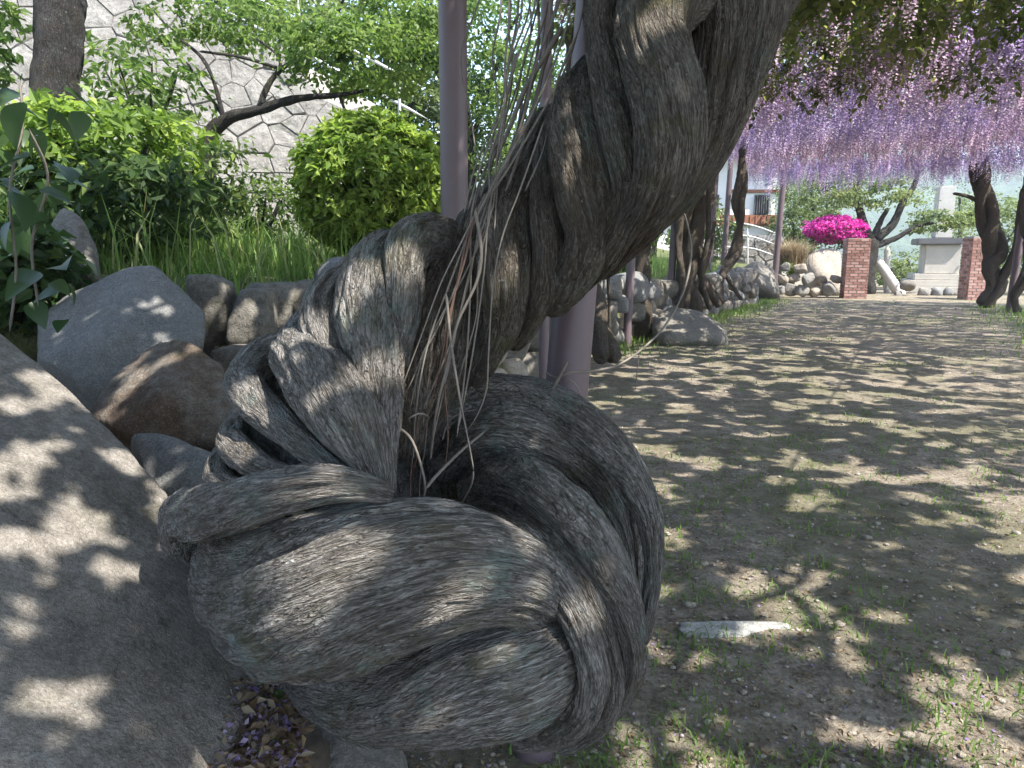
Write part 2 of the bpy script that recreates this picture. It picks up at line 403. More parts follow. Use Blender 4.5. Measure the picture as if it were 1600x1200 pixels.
M['leaf_big'] = leaf_mat('broad_leaf', [(0, (0.03, 0.06, 0.024)), (1, (0.075, 0.12, 0.045))], 0.35, 1.2, 0.35, 0.4)
M['petal'] = leaf_mat('lilac_petal', [(0, (0.25, 0.19, 0.39)), (0.5, (0.39, 0.30, 0.50)), (1, (0.63, 0.55, 0.63))], 0.5, 0.75, 0.6)
M['petal_pink'] = leaf_mat('pink_petal', [(0, (0.31, 0.20, 0.34)), (0.5, (0.44, 0.32, 0.43)), (1, (0.66, 0.55, 0.59))], 0.5, 0.75, 0.6)
M['magenta'] = leaf_mat('magenta_petal', [(0, (0.42, 0.02, 0.22)), (0.5, (0.62, 0.05, 0.36)), (1, (0.75, 0.16, 0.50))], 0.3, 0.7, 0.6)
M['grass'] = leaf_mat('grass_blade', [(0, (0.055, 0.10, 0.022)), (0.5, (0.115, 0.19, 0.045)), (0.9, (0.19, 0.27, 0.075)), (1, (0.30, 0.30, 0.14))], 0.45)
M['drygrass'] = leaf_mat('dry_grass_blade', [(0, (0.22, 0.165, 0.10)), (1, (0.42, 0.34, 0.22))], 0.3, 0.8)
M['litter'] = leaf_mat('leaf_litter', [(0, (0.09, 0.055, 0.03)), (0.5, (0.20, 0.14, 0.08)), (1, (0.36, 0.29, 0.20))], 0.15, 0.8)

def brick_mat():
    m, nt, bs, out = newmat('red_brick'); b = NB(nt)
    c = b.ramp(b.attr('var', False), [(0, (0.19, 0.085, 0.065)), (0.5, (0.32, 0.16, 0.13)), (1, (0.46, 0.29, 0.25))])
    c = b.mix(b.maprange(b.noise(b.pos(), 25, 4), 0.4, 0.7, 0, 0.35), c, (0.40, 0.32, 0.28))
    b.l(c, bs.inputs['Base Color']); bs.inputs['Roughness'].default_value = 0.85; return m
M['brick'] = brick_mat()
def ground_mat():
    m, nt, bs, out = newmat('packed_earth'); b = NB(nt); p = b.pos()
    big = b.noise(p, 0.9, 5, 0.6, 0.4); mid = b.noise(p, 7, 6, 0.7); fine = b.noise(p, 55, 5, 0.75)
    c = b.ramp(b.math('ADD', b.math('MULTIPLY', mid, 0.5), b.math('MULTIPLY', fine, 0.5)),
               [(0.38, (0.09, 0.072, 0.052)), (0.5, (0.23, 0.192, 0.147)), (0.62, (0.40, 0.35, 0.28))])
    gf = b.math('MULTIPLY', b.maprange(big, 0.42, 0.60), b.maprange(fine, 0.35, 0.6))
    c = b.mix(b.math('MULTIPLY', gf, 0.7), c, (0.105, 0.115, 0.045))
    gr = b.maprange(b.noise(p, 160, 2, 0.5), 0.66, 0.72, 0, 0.6)
    c = b.mix(gr, c, (0.44, 0.40, 0.35))
    dk = b.maprange(b.noise(p, 35, 3, 0.6), 0.62, 0.72, 0, 0.6)
    c = b.mix(dk, c, (0.085, 0.06, 0.04))
    b.l(c, bs.inputs['Base Color']); bs.inputs['Roughness'].default_value = 0.95
    b.bump(b.math('ADD', mid, fine), 1.0, 0.025, bs); return m
M['ground'] = ground_mat()
def bank_mat():
    m, nt, bs, out = newmat('grassy_soil'); b = NB(nt); p = b.pos()
    c = b.ramp(b.noise(p, 9, 6, 0.7), [(0.35, (0.06, 0.055, 0.03)), (0.5, (0.09, 0.105, 0.04)), (0.7, (0.15, 0.15, 0.07))])
    b.l(c, bs.inputs['Base Color']); bs.inputs['Roughness'].default_value = 0.95; b.bump(b.noise(p, 40, 4), 0.8, 0.02, bs); return m
M['bank'] = bank_mat()
def hill_mat():
    m, nt, bs, out = newmat('wooded_hill'); b = NB(nt); p = b.pos()
    c = b.ramp(b.noise(p, 0.06, 6, 0.75), [(0.35, (0.035, 0.06, 0.03)), (0.65, (0.09, 0.13, 0.055))])
    b.l(c, bs.inputs['Base Color']); bs.inputs['Roughness'].default_value = 1; b.bump(b.noise(p, 0.15, 5, 0.7), 1.0, 5, bs); return m
M['hill'] = hill_mat()

# ------------------------------------------------------------------ the setting
def tgrid(xs, ys, zf):
    X, Y = np.meshgrid(xs, ys); Z = zf(X, Y); V = np.stack([X, Y, Z], -1).reshape(-1, 3)
    nx, ny = len(xs), len(ys); i = np.arange(ny-1)[:, None]*nx; j = np.arange(nx-1)[None]
    return V, np.stack([i+j, i+j+1, i+nx+j+1, i+nx+j], -1).reshape(-1, 4)
def gz(X, Y):
    q = np.stack([X*0.9, Y*0.9, 0*X], -1); q2 = q*9
    w = np.clip((30-np.hypot(X, Y))/20, 0, 1)
    return w*((fbm(q, 3, 3)-0.5)*0.07+(fbm(q2, 3, 4)-0.5)*0.03) - np.clip((np.hypot(X, Y)-60)*0.02, 0, 8)
xs = np.concatenate([-np.geomspace(600, 8, 24), np.linspace(-6, -0.6, 30), np.linspace(-0.5, 6, 130), np.linspace(6.2, 18, 60), np.geomspace(19, 600, 24)])
ys = np.concatenate([-np.geomspace(600, 5, 14), np.linspace(-4, 0.8, 14), np.linspace(0.9, 7, 140), np.linspace(7.2, 26, 80), np.geomspace(27, 700, 26)])
V, Q = tgrid(xs, ys, gz); link('ground', mk_mesh('ground', V, Q), M['ground'], kind='structure')

EDGE = np.array([(-7.5, 0.2), (-4.2, 1.7), (-2.35, 3.1), (-1.35, 4.35), (-0.3, 6.6), (0.95, 9.6), (3.6, 14.6), (6.3, 19.6), (7.4, 22.5), (8.6, 26), (12, 36)])
ETOP = np.array([1.3, 1.25, 1.15, 1.1, 0.95, 0.8, 0.75, 0.75, 0.85, 1.0, 1.0])
def bank():
    n = 160; t = np.linspace(0, len(EDGE)-1, n); ex = np.interp(t, range(len(EDGE)), EDGE[:, 0]); ey = np.interp(t, range(len(EDGE)), EDGE[:, 1]); et = np.interp(t, range(len(EDGE)), ETOP)
    tx = np.gradient(ex); ty = np.gradient(ey); l = np.hypot(tx, ty); nx, ny = -ty/l, tx/l
    nx, ny = np.full(n, -0.87), np.full(n, 0.49)
    offs = np.array([-0.12, -0.06, 0.0, 0.15, 0.35, 0.6, 0.9, 1.3, 1.8, 2.4, 3.2, 4.2, 5.5, 7, 9, 12, 16, 24])
    dz = np.array([-1.5, -0.6, -0.12, 0, 0.03, 0.05, 0.09, 0.14, 0.2, 0.28, 0.4, 0.6, 0.9, 1.2, 1.6, 2.2, 3, 4])
    X = ex[:, None]+nx[:, None]*offs; Y = ey[:, None]+ny[:, None]*offs
    Z = et[:, None]+dz+(fbm(np.stack([X*1.3, Y*1.3, 0*X], -1), 3, 8)-0.5)*0.16*np.clip(offs, 0, 1)
    m = len(offs); i = np.arange(n-1)[:, None]*m; j = np.arange(m-1)[None]
    Qd = np.stack([i+j, i+j+1, i+m+j+1, i+m+j], -1).reshape(-1, 4)
    return np.stack([X, Y, Z], -1).reshape(-1, 3), Qd
V, Q = bank(); link('grass_bank', mk_mesh('grass_bank', V, Q[:, ::-1]), M['bank'], kind='structure')
BV = V
def bankz(x, y):
    i = np.argmin((BV[:, 0]-x)**2+(BV[:, 1]-y)**2); return float(BV[i, 2])

def hills():
    th = np.linspace(R(-75), R(75), 140); rr = np.array([330, 380, 430, 480, 520]); hh = np.array([-12, 18, 42, 60, 66])
    T, Rr = np.meshgrid(th, rr); X = Rr*np.sin(T); Y = Rr*np.cos(T)
    n = fbm(np.stack([T*5, 0*T, Rr*0.004], -1), 4, 21)
    Z = np.repeat(hh[:, None], len(th), 1)*(0.35+1.2*n)+3*(fbm(np.stack([T*60, Rr*0.03, 0*T], -1), 3, 5)-.5)
    nx = len(th); i = np.arange(len(rr)-1)[:, None]*nx; j = np.arange(nx-1)[None]
    return np.stack([X, Y, Z], -1).reshape(-1, 3), np.stack([i+j, i+j+1, i+nx+j+1, i+nx+j], -1).reshape(-1, 4)
V, Q = hills(); link('hills', mk_mesh('hills', V, Q), M['hill'], kind='structure')

# ------------------------------------------------------------------ boulders on the left
def px_rock(name, label, cat, front, back, mat, sub=5, p=26, amp=0.012, fr=6, seed=0, group=None):
    pts = [U(*q) for q in front]+[U(*q) if len(q) == 3 else q for q in back]
    V, F = hull_rock(np.array(pts), sub, p, amp, fr, seed)
    o = link(name, mk_mesh(name, V, tris=F), mat); tag(o, label, cat, group); return o
px_rock('boulder', 'huge sloping weathered granite boulder streaked with sunlight beside the coiled trunk', 'boulder',
        [(-40, 480, 2.0), (60, 558, 1.95), (160, 648, 1.88), (240, 740, 1.8), (290, 800, 1.74), (345, 895, 1.66), (410, 1000, 1.58), (455, 1075, 1.52),
         (330, 1260, 1.2), (120, 1290, 1.0), (-100, 1250, 0.95), (-150, 900, 1.35)],
        [(-300, 600, 2.2), (-100, 640, 2.4), (250, 900, 2.2), (430, 1150, 1.9), (300, 1500, 1.6), (-300, 1500, 1.5), (-350, 900, 1.5)],
        M['rock_fg'], 7, 34, 0.022, 6, 1)
px_rock('boulder', 'smooth grey granite boulder with a pointed top below the grass bank', 'boulder',
        [(55, 500, 3.0), (110, 455, 3.05), (205, 413, 3.1), (240, 412, 3.1), (285, 455, 3.05), (322, 490, 3.0), (315, 535, 2.9), (250, 580, 2.8), (150, 615, 2.75), (60, 560, 2.8), (180, 520, 2.78)],
        [(80, 480, 3.7), (300, 480, 3.7), (60, 700, 3.4), (300, 700, 3.3), (200, 720, 2.95)], M['rock_grey'], 6, 40, 0.018, 6, 2)
px_rock('boulder', 'rusty brown boulder with a mossy crest wedged against the coiled trunk', 'boulder',
        [(150, 640, 2.3), (200, 575, 2.4), (250, 532, 2.45), (290, 540, 2.42), (345, 575, 2.35), (365, 640, 2.25), (350, 690, 2.2), (270, 690, 2.2), (190, 660, 2.22), (280, 600, 2.25)],
        [(180, 620, 2.8), (360, 600, 2.8), (180, 800, 2.5), (380, 800, 2.5)], M['rock_brown'], 6, 34, 0.03, 6, 3)
px_rock('boulder', 'dark grey rock filling the gap under the rusty boulder', 'boulder',
        [(205, 672, 2.05), (250, 672, 2.08), (335, 705, 2.0), (345, 760, 1.9), (300, 800, 1.86), (230, 760, 1.92)],
        [(200, 700, 2.4), (350, 720, 2.3), (230, 950, 2.2), (380, 950, 2.0)], M['rock_grey'], 5, 30, 0.01, 7, 4)
px_rock('boulder', 'small rounded grey stone on the ground under the coil', 'boulder',
        [(458, 1180, 1.62), (480, 1125, 1.68), (515, 1102, 1.7), (570, 1120, 1.7), (630, 1165, 1.68), (645, 1230, 1.6), (460, 1250, 1.56), (550, 1180, 1.6)],
        [(480, 1150, 1.95), (640, 1180, 1.95), (450, 1330, 1.7), (660, 1330, 1.7)], M['rock_moss'], 5, 16, 0.008, 9, 5)
px_rock('boulder', 'upright pointed rock half hidden by broad leaves', 'boulder',
        [(70, 440, 3.6), (72, 360, 3.7), (98, 318, 3.75), (125, 335, 3.7), (150, 385, 3.65), (155, 440, 3.55), (110, 400, 3.5)],
        [(70, 420, 4.1), (150, 420, 4.1), (60, 520, 3.9), (165, 520, 3.8)], M['rock_moss'], 5, 24, 0.012, 7, 6)
px_rock('boulder', 'broad flat-topped rock at the roots of the next wisteria by the path', 'boulder',
        [(1020, 500, 10.5), (1050, 478, 11), (1095, 487, 11), (1135, 515, 10.6), (1125, 528, 10.2), (1040, 530, 10)],
        [(1030, 500, 12), (1130, 510, 12), (1020, 560, 10.6), (1140, 550, 10.6)], M['rock_moss'], 4, 20, 0.03, 3, 7)
px_rock('boulder', 'large angular grey boulder in front of the house terrace', 'boulder',
        [(1140, 462, 21), (1150, 425, 21.5), (1180, 405, 21.5), (1208, 420, 21.5), (1218, 462, 21), (1180, 440, 20.4)],
        [(1145, 430, 23), (1215, 430, 23), (1140, 475, 22), (1220, 475, 22)], M['rock_moss'], 4, 24, 0.04, 2, 8)
px_rock('boulder', 'tall pale boulder beside the brick gate pillar', 'boulder',
        [(1255, 462, 23.4), (1262, 400, 23.6), (1285, 388, 23.6), (1312, 392, 23.5), (1318, 462, 23.2), (1285, 430, 22.9)],
        [(1260, 400, 25), (1315, 400, 25), (1255, 470, 24.5), (1320, 470, 24.5)], M['rock_tan'], 4, 24, 0.04, 2, 9)

# near retaining wall stones, traced, and the wall that runs on beside the path
rw = thing('retaining_wall', 'low dry stone retaining wall of rounded mossy stones edging the grass bank', 'wall', (-1.2, 4.3, 0))
near = [((300, 435), (365, 545), 3.7), ((360, 458), (432, 560), 3.65), ((380, 438), (466, 520), 3.9), ((458, 440), (495, 505), 3.9),
        ((430, 520), (500, 600), 3.8), ((320, 540), (420, 640), 3.5), ((490, 445), (560, 520), 4.1), ((552, 455), (630, 540), 4.3), ((300, 470), (345, 560), 3.9)]
for i, (a, b_, d) in enumerate(near):
    c = U((a[0]+b_[0])/2, (a[1]+b_[1])/2, d); w = (b_[0]-a[0])/2*d/FPX*1.04; h = (b_[1]-a[1])/2*d/FPX*1.04
    V, F = rand_rock(40+i, 4, (w*1.08, w*1.1, h*1.08), 0.05, 9, 26)
    o = link('stone', mk_mesh('stone', V+c, tris=F), M['rock_moss'], rw)
protos = []
for k in range(7):
    V, F = rand_rock(70+k, 3, (1, 0.8+0.2*random.random(), 0.65+0.25*random.random()), 0.07, 9, 22)
    protos.append(mk_mesh('stone', V, tris=F))
    protos[-1].materials.append([M['rock_moss'], M['rock_tan'], M['rock_grey'], M['rock_pale']][k % 4])
def put(me, parent, loc, s, rz, tilt=0.2):
    o = bpy.data.objects.new('stone', me); COL.objects.link(o); o.location = loc; o.scale = s if not isinstance(s, float) else (s, s, s)
    o.rotation_euler = (random.uniform(-tilt, tilt), random.uniform(-tilt, tilt), rz)
    if parent: setpar(o, parent)
    return o
def edge_at(t):
    return (np.interp(t, range(len(EDGE)), EDGE[:, 0]), np.interp(t, range(len(EDGE)), EDGE[:, 1]), np.interp(t, range(len(EDGE)), ETOP))
t = 3.2
while t < 7.0:
    x, y, zt = edge_at(t); s = random.uniform(0.17, 0.30); z = s*0.5
    while z < zt+0.1:
        put(random.choice(protos), rw, (x+random.uniform(-.08, .12), y+random.uniform(-.1, .1), z), s*random.uniform(.8, 1.2), random.uniform(0, 6))
        z += s*1.05
    t += s*1.55/ (5.2 if t > 5 else 2.9 if t > 4 else 2.4)

# round stone bank by the gate
gw = thing('stone_wall', 'low wall of rounded pale stones left of the brick gate', 'wall', G(1270, 464))
for (px, py, r) in [(1232, 452, 13), (1252, 455, 12), (1240, 434, 12), (1262, 437, 11), (1275, 455, 12), (1296, 452, 14), (1283, 436, 10), (1224, 436, 11), (1250, 420, 12), (1228, 418, 10), (1306, 436, 9), (1214, 455, 10)]:
    c = UY(px, py, 22.3+random.uniform(-.2, .2)); put(protos[[1, 3, 5][random.randrange(3)]], gw, c, r*22/FPX*1.05, random.uniform(0, 6), .4)
for i, (px, py, r) in enumerate([(1421, 446, 13), (1445, 458, 10), (1462, 457, 11), (1482, 456, 10), (1494, 460, 8), (1404, 460, 7)]):
    o = put(protos[[0, 3, 2, 6][i % 4]], None, UY(px, py, 23.6), r*23.6/FPX, random.uniform(0, 6), .3); o.name = 'garden_rock'
    tag(o, ['rounded pale rock nearest the sloping stair rail before the monument', 'low flat rock between the pale rock and the monument steps', 'wide grey rock below the middle of the monument steps',
            'dark rock below the right end of the monument steps', 'small rock touching the right brick pillar', 'low rock at the foot of the sloping stair rail'][i], 'rock', 'rocks before the monument')

# ------------------------------------------------------------------ castle-like masonry wall up the bank
def clip(poly, n, d):
    out = []
    for i in range(len(poly)):
        a, b_ = poly[i], poly[(i+1) % len(poly)]; da, db = a@n-d, b_@n-d
        if da <= 0: out.append(a)
        if da*db < 0: out.append(a+(b_-a)*(da/(da-db)))
    return out
def masonry(parent, origin, ex, ez, w, h, cell, keep, mat, thick=0.22, gap=0.004, seed=0):
    rs = np.random.default_rng(seed); ey = np.cross(ez, ex); pts = []
    nx, nz = int(w/cell)+2, int(h/(cell*0.86))+2
    for j in range(-1, nz):
        for i in range(-1, nx):
            pts.append(((i+0.5*(j % 2)+rs.uniform(-.43, .43))*cell, (j+rs.uniform(-.40, .40))*cell*0.86))
    pts = np.array(pts); n = 0
    for k, c in enumerate(pts):
        if not (0 <= c[0] <= w and 0 <= c[1] <= h) or not keep(c[0], c[1]): continue
        poly = [c+np.array(q)*cell*1.3 for q in ((-1, -1), (1, -1), (1, 1), (-1, 1))]
        for q in pts[(np.abs(pts-c).max(1) < cell*2.4)]:
            dv = q-c; L = np.linalg.norm(dv)
            if L < 1e-6: continue
            poly = clip(poly, dv/L, (c@(dv/L))+L/2-gap)
            if len(poly) < 3: break
        if len(poly) < 3: continue
        m = len(poly); poly = np.array(poly); cc = poly.mean(0); dep = rs.uniform(-.03, .03); bul = rs.uniform(.008, .035)
        def ring(f, z): return [origin+ex*((cc+(q-cc)*f)[0])+ez*((cc+(q-cc)*f)[1])-ey*z for q in poly]
        V = ring(1, -0.1)+ring(1, 0.025+dep*.4)+ring(0.95, 0.025+dep*.4+bul*0.7)+ring(0.55, 0.025+dep*.4+bul+rs.uniform(-.012, .012))
        V.append(np.mean(V[-m:], 0)-ey*0.006)
        V = [v-ey*rs.uniform(-.012, .012)*(q >= m) for q, v in enumerate(V)]
        Qs = [(r*m+i, r*m+(i+1) % m, (r+1)*m+(i+1) % m, (r+1)*m+i) for r in range(3) for i in range(m)]
        Ts = [(3*m+i, 3*m+(i+1) % m, 4*m) for i in range(m)]
        link('stone', mk_mesh('stone', np.array(V), Qs, Ts, smooth=False), mat, parent); n += 1
    return n
ex = np.array((0.985, 0.17, 0)); ez = np.array((-0.10, 0.30, 0.95)); ez /= np.linalg.norm(ez)
org = np.array((-8.2, 8.6, 0.9))
cw = thing('masonry_wall', 'tall battered stone wall of fitted pale blocks behind the shrubs', 'wall', org)
WW, WH = 6.6, 4.8
def keepw(x, z):   # top edge steps down to the right, like the flank of a stair
    return z < 4.9-max(0, x-2.6)*0.62
ns = masonry(cw, org, ex, ez, WW, WH, 0.37, keepw, M['rock_pale'], seed=3)
ey = np.cross(ez, ex)
bk = [(0, 0), (WW+.1, 0), (WW+.1, 2.5), (2.6, 4.95), (0, 4.95)]
V = [org+ex*a+ez*b_+ey*0.0 for a, b_ in bk]+[org+ex*a+ez*b_+ey*0.6 for a, b_ in bk]
link('backing', mk_mesh('backing', V, [(i, (i+1) % 5, 5+(i+1) % 5, 5+i) for i in range(5)], [(0, 1, 2), (0, 2, 3), (0, 3, 4), (5, 7, 6), (5, 8, 7), (5, 9, 8)], smooth=False), M['mortar'], cw)
hr = thing('handrail', 'pale metal handrail running down along the top of the masonry wall', 'handrail', org+ex*2.6+ez*5)
for off in (0.35, 0.8):
    a = org+ex*1.4+ez*5.35+ez*off; b_ = org+ex*7.4+ez*(1.95+off)
    V, Q, g = tube([(*a, .022), (*(a*.5+b_*.5), .022), (*b_, .022)], .3, 8); link('rail', mk_mesh('rail', V, Q), M['metal'], hr)
for k in range(5):
    x = 2+k*1.25; a = org+ex*x+ez*(4.9-max(0, x-2.6)*.62-.05)
    V, Q, g = tube([(*a, .02), (*(a+np.array((0, 0, .5))), .02), (*(a+np.array((0, 0, 1.0))), .02)], .3, 8); link('baluster', mk_mesh('baluster', V, Q), M['metal'], hr)

# ------------------------------------------------------------------ pergola: posts, beams, bars
PZ = 4.0
pg = thing('pergola', 'purple-brown steel pergola carrying the wisteria over the path', 'pergola', (1.6, 10.3, 0))
def post(base, top, r, label=None):
    V, Q, g = tube([(*base, r), (*((np.array(base)+np.array(top))/2), r), (*top, r)], .4, 28, cap=False)
    o = link('post', mk_mesh('post', V, Q), M['post'], pg)
    if label: o['label'] = label
    return o
b0 = U(836, 1205, 1.88); b1 = U(886, 600, 1.78); dr = (b1-b0)/(b1[2]-b0[2])
post(b0-dr*(b0[2]+.05), b0+dr*(PZ-b0[2]), 0.052, 'thick purple-brown post rising behind the coil')
a = U(716, 320, 2.8); post((a[0]-.02, a[1], -.05), (a[0]-.005, a[1], PZ), 0.052, 'purple-brown post with sun spots in front of the round shrub')
a = U(850, 540, 4.6); post((a[0], a[1], -.05), (a[0], a[1], PZ), 0.033)
for (px, py, w) in [(979, 540, 13), (1044, 515, 11), (1081, 490, 7), (1104, 478, 9), (1126, 470, 8), (1208, 465, 9), (1577, 487, 11)]:
    p = G(px, py); lean = .1 if px < 1500 else .12; post((p[0], p[1], -.05), (p[0]+lean, p[1], PZ), w/2*p[1]/FPX*1.02)
ax = np.array((0.474, 0.88, 0)); pr = np.array((0.88, -0.474, 0)); o0 = np.array((1.6, 10.3, 0))
def bar(a, b_, r, name):
    V, Q, g = tube([(*a, r), (*((a+b_)/2), r), (*b_, r)], 1.0, 10); link(name, mk_mesh(name, V, Q), M['post'], pg)
for q in (0.0, 2.8, 5.6): bar(o0-ax*15+pr*q+np.array((0, 0, PZ)), o0+ax*13.5+pr*q+np.array((0, 0, PZ)), .011, 'beam')
for k in range(15): bar(o0+ax*(-14+k*1.95)-pr*.5+np.array((0, 0, PZ+.08)), o0+ax*(-14+k*1.95)+pr*6.2+np.array((0, 0, PZ+.08)), .009, 'crossbar')

# ------------------------------------------------------------------ the coiled wisteria
wt = thing('wisteria_tree', 'ancient wisteria with a massive twisted trunk coiled into a loop', 'tree', U(600, 1180, 1.5))
